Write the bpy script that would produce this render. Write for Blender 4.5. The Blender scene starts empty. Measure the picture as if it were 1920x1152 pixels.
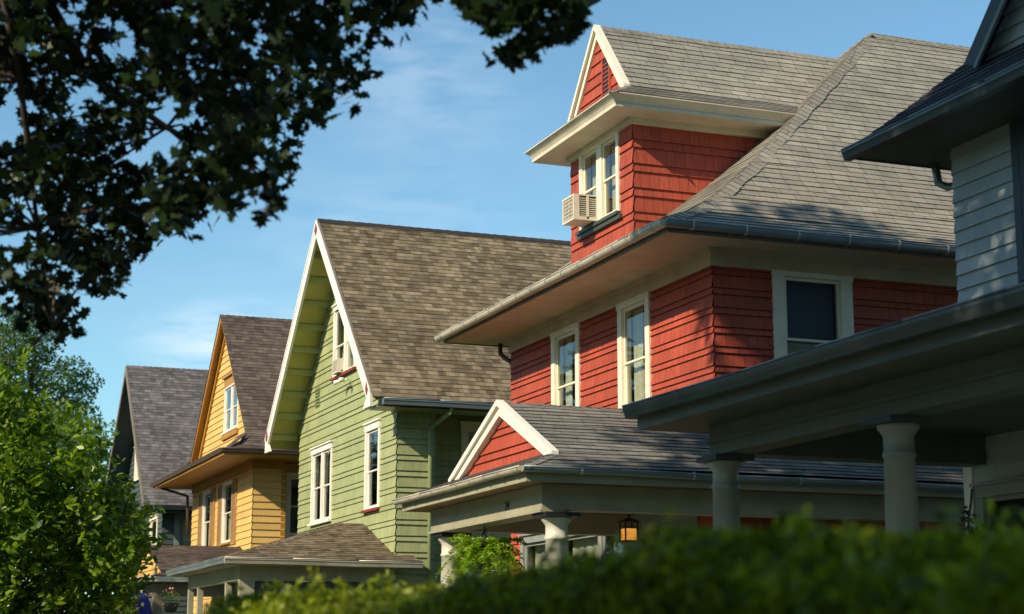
import bpy, math, random
import numpy as np
from mathutils import Vector, Matrix
D = bpy.data; SC = bpy.context.scene; COL = SC.collection
R = math.radians
EYE = 1.6          # the numbers below are measured from eye height; the ground is at z = 0
rnd = random.Random(7)

# ------------------------------------------------------------------ camera
cam = D.cameras.new('camera'); camo = D.objects.new('camera', cam); COL.objects.link(camo)
cam.sensor_width = 36; cam.lens = 62.23; cam.clip_start = 0.05; cam.clip_end = 2000
AZ, PIT = R(21.17), R(11.18)
camo.location = (0, 0, EYE)
camo.rotation_euler = (R(90) + PIT, 0, -AZ)
cam.dof.use_dof = True; cam.dof.focus_distance = 32; cam.dof.aperture_fstop = 2.3
SC.camera = camo
# ------------------------------------------------------------------ sky and sun
SUN = Vector((-1, -.40, .70)).normalized()
elev = math.asin(SUN.z); rot = math.atan2(SUN.x, SUN.y)
w = D.worlds.new('World'); SC.world = w; w.use_nodes = True
nt = w.node_tree; N = nt.nodes; L = nt.links; N.clear()
sky = N.new('ShaderNodeTexSky'); sky.sky_type = 'NISHITA'; sky.sun_disc = False
sky.sun_elevation = elev; sky.sun_rotation = rot; sky.air_density = 1.0; sky.dust_density = .4; sky.ozone_density = 1.0
tc = N.new('ShaderNodeTexCoord'); mp = N.new('ShaderNodeMapping'); mp.inputs['Scale'].default_value = (1.6, 1.6, 6.5)
mp.inputs['Location'].default_value = (3.1, 1.7, 0.4)
nz = N.new('ShaderNodeTexNoise'); nz.inputs['Scale'].default_value = 2.6; nz.inputs['Detail'].default_value = 7; nz.inputs['Roughness'].default_value = .55
nz2 = N.new('ShaderNodeTexNoise'); nz2.inputs['Scale'].default_value = 1.1; nz2.inputs['Detail'].default_value = 2
cr = N.new('ShaderNodeMapRange'); cr.inputs['From Min'].default_value = .53; cr.inputs['From Max'].default_value = .80
cr.inputs['To Max'].default_value = .1
mixc = N.new('ShaderNodeMix'); mixc.data_type = 'RGBA'; mixc.inputs['B'].default_value = (6.6, 7.3, 8.2, 1)
bg = N.new('ShaderNodeBackground'); bg.inputs['Strength'].default_value = .12
wo = N.new('ShaderNodeOutputWorld')
L.new(tc.outputs['Generated'], mp.inputs['Vector']); L.new(mp.outputs[0], nz.inputs['Vector']); L.new(mp.outputs[0], nz2.inputs['Vector'])
mm = N.new('ShaderNodeMath'); mm.operation = 'MULTIPLY_ADD'; mm.inputs[1].default_value = .45
L.new(nz2.outputs['Fac'], mm.inputs[0]); mm2 = N.new('ShaderNodeMath'); mm2.operation = 'MULTIPLY'; mm2.inputs[1].default_value = .62
L.new(nz.outputs['Fac'], mm2.inputs[0]); L.new(mm2.outputs[0], mm.inputs[2])
L.new(mm.outputs[0], cr.inputs['Value'])
fac = cr.outputs[0]
for d0, sc, rad, st in (((.2118, .9623, .1707), (1, 1, 2.3), .08, .65), ((.2903, .9289, .2298), (1, 1, 2.0), .12, .16), ((.293, .8992, .3249), (1, 1, 1.2), .09, .2)):
    sb = N.new('ShaderNodeVectorMath'); sb.operation = 'SUBTRACT'; sb.inputs[1].default_value = d0; L.new(tc.outputs['Generated'], sb.inputs[0])
    ml = N.new('ShaderNodeVectorMath'); ml.operation = 'MULTIPLY'; ml.inputs[1].default_value = sc; L.new(sb.outputs[0], ml.inputs[0])
    ln = N.new('ShaderNodeVectorMath'); ln.operation = 'LENGTH'; L.new(ml.outputs[0], ln.inputs[0])
    mr = N.new('ShaderNodeMapRange'); mr.interpolation_type = 'SMOOTHSTEP'; mr.inputs['From Min'].default_value = 0; mr.inputs['From Max'].default_value = rad; mr.inputs['To Min'].default_value = st; mr.inputs['To Max'].default_value = 0; L.new(ln.outputs[1], mr.inputs['Value'])
    n3 = N.new('ShaderNodeTexNoise'); n3.inputs['Scale'].default_value = 14; n3.inputs['Detail'].default_value = 6; L.new(mp.outputs[0], n3.inputs['Vector'])
    m3 = N.new('ShaderNodeMapRange'); m3.inputs['From Min'].default_value = .36; m3.inputs['From Max'].default_value = .62; L.new(n3.outputs['Fac'], m3.inputs['Value'])
    mu = N.new('ShaderNodeMath'); mu.operation = 'MULTIPLY'; L.new(mr.outputs[0], mu.inputs[0]); L.new(m3.outputs[0], mu.inputs[1])
    ad = N.new('ShaderNodeMath'); ad.operation = 'ADD'; ad.use_clamp = True; L.new(fac, ad.inputs[0]); L.new(mu.outputs[0], ad.inputs[1]); fac = ad.outputs[0]
L.new(fac, mixc.inputs['Factor'])
tint = N.new('ShaderNodeMix'); tint.data_type = 'RGBA'; tint.blend_type = 'MULTIPLY'; tint.inputs['Factor'].default_value = 1; tint.inputs['B'].default_value = (.76, 1.04, 1.05, 1)
L.new(sky.outputs[0], tint.inputs['A']); L.new(tint.outputs['Result'], mixc.inputs['A']); L.new(mixc.outputs['Result'], bg.inputs['Color']); L.new(bg.outputs[0], wo.inputs['Surface'])
sl = D.lights.new('sun', 'SUN'); sl.energy = 5.0; sl.angle = R(.5); sl.color = (1, .86, .66)
so = D.objects.new('sun', sl); COL.objects.link(so); so.rotation_euler = SUN.to_track_quat('Z', 'Y').to_euler(); so.location = (-20, -12, 20)
SC.view_settings.view_transform = 'Standard'; SC.view_settings.look = 'None'; SC.view_settings.gamma = 1
SC.view_settings.exposure = .35
SC.render.engine = 'CYCLES'

# ------------------------------------------------------------------ materials
def newmat(name):
    m = D.materials.new(name); m.use_nodes = True; nt = m.node_tree; nt.nodes.clear()
    o = nt.nodes.new('ShaderNodeOutputMaterial'); b = nt.nodes.new('ShaderNodeBsdfPrincipled'); nt.links.new(b.outputs[0], o.inputs[0])
    return m, nt, b
def nd(nt, t, **kw):
    n = nt.nodes.new(t)
    for k, v in kw.items():
        if k in n.inputs.keys(): n.inputs[k].default_value = v
        else: setattr(n, k, v)
    return n
def mul(nt, a, b, fac=1.0):
    m = nd(nt, 'ShaderNodeMix', data_type='RGBA', blend_type='MULTIPLY'); m.inputs['Factor'].default_value = fac
    nt.links.new(a, m.inputs['A']); nt.links.new(b, m.inputs['B']); return m.outputs['Result']
def ramp(nt, fac, stops):
    r = nt.nodes.new('ShaderNodeValToRGB'); e = r.color_ramp.elements
    while len(e) < len(stops): e.new(.5)
    for i, (p, c) in enumerate(stops): e[i].position = p; e[i].color = tuple(c) + (1,) if len(c) == 3 else (c[0],) * 3 + (1,)
    nt.links.new(fac, r.inputs[0]); return r.outputs[0]
def g(v): return (v, v, v)
def objnoise(nt, scale, detail=4, vec=None, stretch=None, rough=.55):
    t = nd(nt, 'ShaderNodeTexCoord'); src = t.outputs['Object'] if vec is None else vec
    if stretch:
        mp = nd(nt, 'ShaderNodeMapping'); mp.inputs['Scale'].default_value = stretch; nt.links.new(src, mp.inputs[0]); src = mp.outputs[0]
    n = nd(nt, 'ShaderNodeTexNoise', Scale=scale, Detail=detail, Roughness=rough); nt.links.new(src, n.inputs['Vector']); return n.outputs['Fac']
def course_uv(nt):
    """UV.x = metres along the course, UV.y = course number; every course gets its own random shift"""
    uv = nd(nt, 'ShaderNodeUVMap', uv_map='UVMap'); s = nd(nt, 'ShaderNodeSeparateXYZ'); nt.links.new(uv.outputs[0], s.inputs[0])
    fl = nd(nt, 'ShaderNodeMath', operation='FLOOR'); nt.links.new(s.outputs[1], fl.inputs[0])
    wn = nd(nt, 'ShaderNodeTexWhiteNoise', noise_dimensions='1D'); nt.links.new(fl.outputs[0], wn.inputs['W'])
    ad = nd(nt, 'ShaderNodeMath', operation='MULTIPLY_ADD'); ad.inputs[1].default_value = 7.3
    nt.links.new(wn.outputs['Value'], ad.inputs[0]); nt.links.new(s.outputs[0], ad.inputs[2])
    c = nd(nt, 'ShaderNodeCombineXYZ'); nt.links.new(ad.outputs[0], c.inputs[0]); nt.links.new(s.outputs[1], c.inputs[1])
    return c.outputs[0], wn.outputs['Value']
def brick(nt, vec, w, m, c1, c2, cm, bias=0):
    b = nd(nt, 'ShaderNodeTexBrick', offset=0.0, offset_frequency=1, squash=1.0)
    b.inputs['Scale'].default_value = 1; b.inputs['Brick Width'].default_value = w; b.inputs['Row Height'].default_value = 1
    b.inputs['Mortar Size'].default_value = m; b.inputs['Mortar Smooth'].default_value = .2; b.inputs['Bias'].default_value = bias
    b.inputs['Color1'].default_value = (*c1, 1); b.inputs['Color2'].default_value = (*c2, 1); b.inputs['Mortar'].default_value = (*cm, 1)
    nt.links.new(vec, b.inputs['Vector']); return b
def m_siding(name, col, width=.16, joint=.62, vary=.12, mott=.16):
    m, nt, b = newmat(name)
    v, rowr = course_uv(nt)
    br = brick(nt, v, width, .006, g(1.0), g(1 - vary), g(joint))
    n1 = ramp(nt, objnoise(nt, 1.3, 6), [(.3, g(1 - mott)), (.7, g(1.06))])
    n2 = ramp(nt, objnoise(nt, 9, 5, stretch=(3.2, 3.2, .35)), [(.3, g(1 - mott * .9)), (.68, g(1.05))])   # streaks running down
    rr = ramp(nt, rowr, [(0, g(.92)), (1, g(1.03))])
    rgb = nd(nt, 'ShaderNodeRGB'); rgb.outputs[0].default_value = (*col, 1)
    c = mul(nt, rgb.outputs[0], br.outputs['Color']); c = mul(nt, c, n1); c = mul(nt, c, n2); c = mul(nt, c, rr)
    sp = ramp(nt, objnoise(nt, 38, 3), [(.27, g(.72)), (.36, g(1))]); c = mul(nt, c, sp, .6)
    nt.links.new(c, b.inputs['Base Color']); b.inputs['Roughness'].default_value = .62; b.inputs['Specular IOR Level'].default_value = .35
    bp = nd(nt, 'ShaderNodeBump', Strength=.35, Distance=.012); ad = nd(nt, 'ShaderNodeMath', operation='ADD')
    nt.links.new(objnoise(nt, 30, 4, stretch=(1.5, 1.5, .25)), ad.inputs[0]); nt.links.new(br.outputs['Color'], ad.inputs[1])
    nt.links.new(ad.outputs[0], bp.inputs['Height']); nt.links.new(bp.outputs[0], b.inputs['Normal'])
    return m
def m_shingle(name, c1, c2, w=.3, arch=False, rough=.9, joint=.35, contrast=1.0, lichen=None):
    m, nt, b = newmat(name)
    v, rowr = course_uv(nt)
    a = brick(nt, v, w, .008 if not arch else .001, c1, c2, tuple(x * joint for x in c1))
    c = a.outputs['Color']
    if arch:
        mp = nd(nt, 'ShaderNodeMapping'); mp.inputs['Location'].default_value = (.37, 0, 0); nt.links.new(v, mp.inputs[0])
        q = brick(nt, mp.outputs[0], w * .61, .001, g(1.12), g(.74), g(.7)); c = mul(nt, c, q.outputs['Color'], contrast)
    c = mul(nt, c, ramp(nt, objnoise(nt, .55, 5), [(.32, g(.8)), (.68, g(1.12))]))
    c = mul(nt, c, ramp(nt, objnoise(nt, 3.0, 6, rough=.7), [(.3, g(.82)), (.7, g(1.1))]))
    c = mul(nt, c, ramp(nt, objnoise(nt, 55, 3), [(.3, g(.8)), (.7, g(1.12))]))
    c = mul(nt, c, ramp(nt, rowr, [(0, g(.9)), (1, g(1.05))]))
    nt.links.new(c, b.inputs['Base Color']); b.inputs['Roughness'].default_value = rough; b.inputs['Specular IOR Level'].default_value = .25
    bp = nd(nt, 'ShaderNodeBump', Strength=.5, Distance=.01)
    ad = nd(nt, 'ShaderNodeMath', operation='ADD'); nt.links.new(objnoise(nt, 90, 3), ad.inputs[0]); nt.links.new(a.outputs['Color'], ad.inputs[1])
    nt.links.new(ad.outputs[0], bp.inputs['Height']); nt.links.new(bp.outputs[0], b.inputs['Normal'])
    return m
def m_paint(name, col, rough=.5, mott=.14, spec=.4, metal=0, scale=2.2, grime=.75):
    m, nt, b = newmat(name)
    rgb = nd(nt, 'ShaderNodeRGB'); rgb.outputs[0].default_value = (*col, 1)
    c = mul(nt, rgb.outputs[0], ramp(nt, objnoise(nt, scale, 6), [(.3, g(1 - mott)), (.7, g(1.04))]))
    c = mul(nt, c, ramp(nt, objnoise(nt, 26, 4), [(.28, g(grime)), (.42, g(1))]), .7)
    nt.links.new(c, b.inputs['Base Color']); b.inputs['Roughness'].default_value = rough; b.inputs['Specular IOR Level'].default_value = spec; b.inputs['Metallic'].default_value = metal
    bp = nd(nt, 'ShaderNodeBump', Strength=.12, Distance=.01); nt.links.new(objnoise(nt, 18, 4), bp.inputs['Height']); nt.links.new(bp.outputs[0], b.inputs['Normal'])
    return m
def m_glass(name='window_glass'):
    m = D.materials.new(name); m.use_nodes = True; nt = m.node_tree; nt.nodes.clear()
    o = nt.nodes.new('ShaderNodeOutputMaterial'); t = nd(nt, 'ShaderNodeBsdfTransparent'); t.inputs[0].default_value = (.78, .82, .8, 1)
    gl = nd(nt, 'ShaderNodeBsdfGlossy'); gl.inputs['Roughness'].default_value = .015; gl.inputs['Color'].default_value = (1, 1, 1, 1)
    ge = nd(nt, 'ShaderNodeNewGeometry'); dt = nd(nt, 'ShaderNodeVectorMath', operation='DOT_PRODUCT'); nt.links.new(ge.outputs['Incoming'], dt.inputs[0]); nt.links.new(ge.outputs['Normal'], dt.inputs[1])
    ab = nd(nt, 'ShaderNodeMath', operation='ABSOLUTE'); nt.links.new(dt.outputs['Value'], ab.inputs[0])
    om = nd(nt, 'ShaderNodeMath', operation='SUBTRACT'); om.inputs[0].default_value = 1; nt.links.new(ab.outputs[0], om.inputs[1])
    pw = nd(nt, 'ShaderNodeMath', operation='POWER'); pw.inputs[1].default_value = 4; nt.links.new(om.outputs[0], pw.inputs[0])
    f = nd(nt, 'ShaderNodeMath', operation='MULTIPLY_ADD'); f.inputs[1].default_value = .9; f.inputs[2].default_value = .09; nt.links.new(pw.outputs[0], f.inputs[0]); mx = nt.nodes.new('ShaderNodeMixShader')
    bp = nd(nt, 'ShaderNodeBump', Strength=.04, Distance=.02); nt.links.new(objnoise(nt, 2.2, 2), bp.inputs['Height']); nt.links.new(bp.outputs[0], gl.inputs['Normal'])
    nt.links.new(f.outputs[0], mx.inputs[0]); nt.links.new(t.outputs[0], mx.inputs[1]); nt.links.new(gl.outputs[0], mx.inputs[2]); nt.links.new(mx.outputs[0], o.inputs[0])
    return m
def m_leaf(name, dark, light, trans=.35, rough=.45):
    m = D.materials.new(name); m.use_nodes = True; nt = m.node_tree; nt.nodes.clear()
    o = nt.nodes.new('ShaderNodeOutputMaterial'); b = nd(nt, 'ShaderNodeBsdfPrincipled'); tr = nd(nt, 'ShaderNodeBsdfTranslucent'); mx = nt.nodes.new('ShaderNodeMixShader')
    ge = nd(nt, 'ShaderNodeNewGeometry'); c = ramp(nt, ge.outputs['Random Per Island'], [(0, dark), (.6, tuple((a + b_) / 2 for a, b_ in zip(dark, light))), (1, light)])
    c = mul(nt, c, ramp(nt, objnoise(nt, .8, 3), [(.3, g(.75)), (.7, g(1.15))]))
    nt.links.new(c, b.inputs['Base Color']); b.inputs['Roughness'].default_value = rough; b.inputs['Specular IOR Level'].default_value = .3
    gm = nd(nt, 'ShaderNodeMix', data_type='RGBA', blend_type='MULTIPLY'); gm.inputs['Factor'].default_value = 1; gm.inputs['B'].default_value = (1.5, 1.45, .45, 1)
    nt.links.new(c, gm.inputs['A']); nt.links.new(gm.outputs['Result'], tr.inputs[0]); mx.inputs[0].default_value = trans
    nt.links.new(b.outputs[0], mx.inputs[1]); nt.links.new(tr.outputs[0], mx.inputs[2]); nt.links.new(mx.outputs[0], o.inputs[0])
    return m
def m_emit(name, col, st):
    m, nt, b = newmat(name); b.inputs['Base Color'].default_value = (*col, 1); b.inputs['Emission Color'].default_value = (*col, 1)
    e = ramp(nt, objnoise(nt, 9, 2), [(.3, g(st * .6)), (.7, g(st))]); nt.links.new(e, b.inputs['Emission Strength']); b.inputs['Roughness'].default_value = .4
    return m

RED = m_siding('red_shingle_siding', (.49, .088, .045), .17, .5, .16, .24)
GRN = m_siding('sage_green_shingle_siding', (.365, .40, .185), .19, .72, .1)
YEL = m_siding('yellow_clapboard_siding', (.74, .46, .14), 1.9, .9, .03, .1)
SLT = m_siding('slate_green_siding', (.075, .10, .09), .2, .7)
GRY = m_siding('pale_grey_clapboard_siding', (.42, .47, .47), 2.4, .9, .03, .1)
RGR = m_shingle('weathered_grey_roof_shingles', (.33, .305, .25), (.26, .24, .197), .30, joint=.45)
RPO = m_shingle('dark_grey_porch_shingles', (.24, .23, .20), (.17, .16, .14), .30, joint=.4)
RBR = m_shingle('brown_architectural_shingles', (.27, .21, .135), (.12, .088, .052), .21, arch=True, contrast=1.0)
RDB = m_shingle('dark_brown_roof_shingles', (.165, .125, .10), (.085, .063, .05), .22, arch=True, contrast=.7)
RGY = m_shingle('slate_grey_roof_shingles', (.20, .18, .17), (.10, .09, .088), .24, arch=True, contrast=.8)
RDK = m_shingle('near_black_roof_shingles', (.07, .07, .075), (.05, .05, .055), .3, joint=.5)
CRM = m_paint('aged_cream_paint', (.66, .60, .45), .5, .2)
SOF = m_paint('soffit_cream_paint', (.56, .45, .31), .55, .2)
WHT = m_paint('white_trim_paint', (.80, .76, .66), .45, .08, grime=.85)
WIN = m_paint('window_cream_paint', (.78, .72, .56), .45, .1, grime=.8)
GSO = m_paint('olive_soffit_paint', (.42, .42, .11), .55, .15)  # panel tone lifted to read as lit beside the lookouts
GLO = m_paint('olive_lookout_shade_paint', (.36, .37, .12), .55, .12)  # soffit paint again, darkened to put the lookouts' shade into colour
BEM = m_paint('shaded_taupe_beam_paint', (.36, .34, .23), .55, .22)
GPI = m_paint('green_pipe_paint', (.20, .25, .115), .4, .12)
YTR = m_paint('ochre_trim_paint', (.42, .21, .03), .5, .15)
YSH = m_paint('tan_shutter_paint', (.42, .25, .10), .55, .15)
RDG = m_paint('dark_ridge_shingle', (.035, .03, .026), .9, .3)
DKT = m_paint('dark_slate_trim', (.045, .06, .065), .5, .2)
BTR = m_paint('brown_grey_trim_paint', (.20, .165, .125), .55, .2)
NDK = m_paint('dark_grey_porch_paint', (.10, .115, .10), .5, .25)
NTR = m_paint('dull_grey_trim_paint', (.20, .225, .205), .5, .2)
GUT = m_paint('grey_blue_metal_gutter', (.27, .32, .33), .33, .25, .6, .35)
DGU = m_paint('dark_slate_gutter', (.10, .125, .135), .3, .3, .6, .4)
GLT = m_paint('cream_metal_gutter', (.60, .54, .42), .38, .25, .5, .15)
GBR = m_paint('bronze_gutter', (.10, .07, .05), .45, .2)
ZNC = m_paint('bare_zinc_strap', (.62, .60, .55), .35, .1, .6, .5)
CCN = m_paint('column_grey_paint', (.26, .275, .24), .5, .22)
CCO = m_paint('column_cream_paint', (.58, .55, .46), .5, .16)
BLK = m_paint('black_iron', (.02, .02, .022), .45, .2)
DRD = m_paint('dark_red_sill_paint', (.27, .035, .025), .45, .15)
DGS = m_paint('dark_green_sill_paint', (.05, .075, .065), .45, .15)
ACM = m_paint('beige_appliance_plastic', (.66, .60, .46), .4, .08)
ACD = m_paint('grey_appliance_grille', (.13, .125, .115), .5, .15)
CEI = m_paint('brown_porch_ceiling', (.36, .20, .10), .55, .15)
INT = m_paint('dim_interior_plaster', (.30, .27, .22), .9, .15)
CUR = m_paint('pale_curtain_cloth', (.55, .54, .40), .9, .06)
BLN = m_paint('slate_roller_blind', (.11, .13, .165), .8, .1)
CON = m_paint('concrete', (.36, .34, .31), .85, .2)
ASP = m_paint('asphalt', (.05, .05, .052), .9, .25)
GRS = m_paint('lawn_grass', (.045, .085, .02), .95, .4, scale=.7)
STN = m_paint('foundation_stone', (.28, .26, .23), .9, .3)
BRK = m_paint('grey_brown_bark', (.085, .065, .048), .9, .35, scale=9)
GLS = m_glass()
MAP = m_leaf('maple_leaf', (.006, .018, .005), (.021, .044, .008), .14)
SHR = m_leaf('shrub_leaf', (.05, .12, .012), (.24, .36, .03), .42, .33)
HDG = m_leaf('hedge_leaf', (.022, .055, .006), (.36, .42, .02), .42)  # wide tone range puts sunlit highlights and dark shade into leaf colour
BGT = m_leaf('far_tree_leaf', (.035, .08, .025), (.14, .22, .055), .35)
BG2 = m_leaf('yellow_green_leaf', (.07, .13, .02), (.13, .2, .03), .35)
FRN = m_leaf('fern_leaf', (.14, .28, .015), (.36, .50, .03), .45)
HCO = m_paint('hedge_shade_core', (.018, .022, .010), .95, .3)  # colour of the solid hedge core, dark in place of inner shade
AMB = m_emit('amber_lantern_glass', (1.0, .42, .06), .7)
BLU = m_paint('blue_flag_cloth', (.02, .035, .32), .7, .1)
FYE = m_paint('yellow_flag_cloth', (.85, .62, .12), .7, .1)
FLW = m_paint('pink_petals', (.75, .35, .33), .7, .2)

# ------------------------------------------------------------------ mesh building
class MB:
    def __init__(s): s.v = []; s.f = []; s.uv = []; s.sm = []
    def face(s, pts, uv=None, smooth=False):
        i = len(s.v); s.v += [tuple(p) for p in pts]; s.f.append(tuple(range(i, i + len(pts))))
        s.uv += list(uv) if uv else [(p[0] + p[1], p[2]) for p in pts]; s.sm.append(smooth); return s
    def mesh(s, vs, fs, smooth=False):
        i = len(s.v); s.v += [tuple(p) for p in vs]
        for f in fs: s.f.append(tuple(i + k for k in f)); s.uv += [(vs[k][0] + vs[k][1], vs[k][2]) for k in f]; s.sm.append(smooth)
        return s
    def box(s, x0, x1, y0, y1, z0, z1): return s.obox(lambda a, b, c: (a, b, c), x0, x1, y0, y1, z0, z1)
    def obox(s, P, a0, a1, b0, b1, c0, c1):
        vs = [P(a, b, c) for c in (c0, c1) for b in (b0, b1) for a in (a0, a1)]
        return s.mesh(vs, [(0, 2, 3, 1), (4, 5, 7, 6), (0, 1, 5, 4), (2, 6, 7, 3), (0, 4, 6, 2), (1, 3, 7, 5)])
    def prism(s, pts, d):
        n = len(pts); d = Vector(d); vs = [Vector(p) for p in pts] + [Vector(p) + d for p in pts]
        return s.mesh(vs, [tuple(range(n))[::-1], tuple(range(n, 2 * n))] + [(i, (i + 1) % n, n + (i + 1) % n, n + i) for i in range(n)])
    def beam(s, A, B, w, h, up=(0, 0, 1)):
        A, B = Vector(A), Vector(B); d = (B - A).normalized(); side = d.cross(Vector(up)).normalized(); u = side.cross(d)
        vs = [p + side * a * w / 2 + u * b * h / 2 for p in (A, B) for a, b in ((-1, -1), (1, -1), (1, 1), (-1, 1))]
        return s.mesh(vs, [(3, 2, 1, 0), (4, 5, 6, 7), (0, 1, 5, 4), (1, 2, 6, 5), (2, 3, 7, 6), (3, 0, 4, 7)])
    def tube(s, path, r, n=8, smooth=True, sq=False):
        path = [Vector(p) for p in path]; rings = []; vs = []
        rr = r if isinstance(r, (list, tuple)) else [r] * len(path)
        for i, p in enumerate(path):
            d = (path[min(i + 1, len(path) - 1)] - path[max(i - 1, 0)]).normalized()
            a = d.cross(Vector((.13, .21, .97)) if abs(d.z) < .9 else Vector((1, 0, 0))).normalized(); b = d.cross(a)
            for k in range(n):
                t = 2 * math.pi * (k + (.5 if sq else 0)) / n; vs.append(p + (a * math.cos(t) + b * math.sin(t)) * rr[i])
        fs = [(i * n + k, i * n + (k + 1) % n, (i + 1) * n + (k + 1) % n, (i + 1) * n + k) for i in range(len(path) - 1) for k in range(n)]
        fs += [tuple(range(n))[::-1], tuple(range((len(path) - 1) * n, len(path) * n))]
        return s.mesh(vs, fs, smooth)
    def lathe(s, c, prof, n=28):
        vs = []
        for r, z in prof:
            for k in range(n): t = 2 * math.pi * k / n; vs.append((c[0] + r * math.cos(t), c[1] + r * math.sin(t), z))
        m = len(prof); fs = [(i * n + k, i * n + (k + 1) % n, (i + 1) * n + (k + 1) % n, (i + 1) * n + k) for i in range(m - 1) for k in range(n)]
        fs += [tuple(range(n))[::-1], tuple(range((m - 1) * n, m * n))]
        return s.mesh(vs, fs, True)
    def build(s, name, mat, parent=None, label=None):
        o0 = Vector(parent['_base']) if parent is not None else Vector((0, 0, 0))
        me = D.meshes.new(name)
        me.from_pydata([(x - o0[0], y - o0[1], z - o0[2]) for x, y, z in s.v], [], s.f)
        uvl = me.uv_layers.new(name='UVMap'); uvl.data.foreach_set('uv', [c for p in s.uv for c in p])
        me.polygons.foreach_set('use_smooth', s.sm); me.materials.append(mat); me.update()
        o = D.objects.new(name, me); COL.objects.link(o)
        if parent is not None: o.parent = parent; o['_base'] = tuple(o0)
        else: o.location = (0, 0, EYE); o['_base'] = (0, 0, 0)
        if label: o['label'] = label
        return o
def thing(name, label, cat, base, group=None):
    o = D.objects.new(name, None); COL.objects.link(o); o.empty_display_size = .3
    o.location = (base[0], base[1], base[2] + EYE); o['_base'] = tuple(base); o['label'] = label; o['category'] = cat
    if group: o['group'] = group
    return o

def interval(poly, v):
    xs = []
    n = len(poly)
    for i in range(n):
        (u1, v1), (u2, v2) = poly[i], poly[(i + 1) % n]
        if abs(v1 - v2) < 1e-9:
            if abs(v - v1) < 1e-6: xs += [u1, u2]
        elif min(v1, v2) - 1e-9 <= v <= max(v1, v2) + 1e-9: xs.append(u1 + (u2 - u1) * (v - v1) / (v2 - v1))
    return (min(xs), max(xs)) if xs else None
def lap(mb, O, U, V, Nn, poly, pat, lip=.018, holes=(), seg=.8, wob=0.0, jit=0.0, u0=0, seed=0):
    """courses of siding or shingles, each a real tilted board with a lower lip; poly is convex in (u, v)"""
    O, U, V, Nn = Vector(O), Vector(U), Vector(V), Vector(Nn)
    vmin, vmax = min(p[1] for p in poly), max(p[1] for p in poly)
    cs = []; v = math.floor(vmin / sum(pat)) * sum(pat); k = 0; base = round(v / sum(pat)) * len(pat)
    while v < vmax: cs.append((v, v + pat[k % len(pat)], base + k)); v += pat[k % len(pat)]; k += 1
    brk = sorted({round(p[1], 6) for p in poly} | {round(h[i], 6) for h in holes for i in (2, 3)})
    ph = rnd.random() * 10
    def W(u, v, c): return wob * (.4 * math.sin(u * 1.9 + c * 2.1 + ph) + .35 * math.sin(u * 4.3 + c * 5.7) + 1.6 * math.sin(u * .55 + v * .8 + ph))
    for c0, c1, ci in cs:
        a0, a1 = max(c0, vmin), min(c1, vmax)
        if a1 - a0 < 1e-6: continue
        lv = [a0] + [b for b in brk if a0 + 1e-6 < b < a1 - 1e-6] + [a1]
        for va, vb in zip(lv, lv[1:]):
            ia, ib = interval(poly, va + 1e-7), interval(poly, vb - 1e-7)
            if not ia or not ib: continue
            segs = [(ia[0], ia[1], ib[0], ib[1])]
            for h in holes:
                if h[2] < vb - 1e-6 and h[3] > va + 1e-6:
                    ns = []
                    for l0, r0, l1, r1 in segs:
                        if h[0] > min(l0, l1): ns.append((l0, min(r0, h[0]), l1, min(r1, h[0])))
                        if h[1] < max(r0, r1): ns.append((max(l0, h[1]), r0, max(l1, h[1]), r1))
                        if h[0] <= min(l0, l1) and h[1] >= max(r0, r1): pass
                    segs = ns
            for l0, r0, l1, r1 in segs:
                if r0 - l0 < 1e-4 and r1 - l1 < 1e-4: continue
                n = max(1, int(max(r0 - l0, r1 - l1) / seg))
                oa = lip * (1 - (va - c0) / (c1 - c0)) + .002; ob = lip * (1 - (vb - c0) / (c1 - c0)) + .002
                for k in range(n):
                    t0, t1 = k / n, (k + 1) / n
                    q = []
                    uvq = []
                    for (l, r, vv, off, t) in ((l0, r0, va, oa, t0), (l0, r0, va, oa, t1), (l1, r1, vb, ob, t1), (l1, r1, vb, ob, t0)):
                        u = l + (r - l) * t; low = abs(vv - c0) < 1e-6
                        dv = jit * (math.sin(u * 2.7 + ci * 3.3) + math.sin(u * 7.1 + ci * 1.7)) if (low or abs(vv - c1) < 1e-6) and abs(vv - vmin) > .02 and abs(vv - vmax) > .02 and not any(h[2] - .02 < vv < h[3] + .02 for h in holes) else 0
                        if abs(vv - c1) < 1e-6 and dv: dv = jit * (math.sin(u * 2.7 + (ci + 1) * 3.3) + math.sin(u * 7.1 + (ci + 1) * 1.7))
                        q.append(O + U * u + V * (vv + dv) + Nn * (off + W(u, vv, ci if vv == va else ci)))
                        uvq.append((u + u0, ci + min(.999, max(.001, (vv - c0) / (c1 - c0)))))
                    mb.face(q, uvq)
                    if abs(va - c0) < 1e-6:
                        d = Nn * (-lip - 2.5 * wob - .004)
                        mb.face([q[1], q[0], q[0] + d, q[1] + d], [uvq[1], uvq[0], uvq[0], uvq[1]])
def roof(mb, pts, eave, pat=(.145,), lip=.012, wob=.004, jit=.006, seg=.5):
    """shingled planar polygon; eave = direction along the courses"""
    P = [Vector(p) for p in pts]; U = Vector(eave).normalized()
    Nn = Vector((0, 0, 0))
    for i in range(len(P)): Nn += (P[i] - P[0]).cross(P[(i + 1) % len(P)] - P[0])
    Nn.normalize()
    if Nn.z < 0: Nn = -Nn
    V = Nn.cross(U).normalized()
    if V.z < 0: V = -V
    O = P[0] - V * (P[0].z / max(V.z, .05))     # courses line up across bands
    lap(mb, O, U, V, Nn, [((p - O).dot(U), (p - O).dot(V)) for p in P], list(pat), lip, (), seg, wob, jit)
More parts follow.
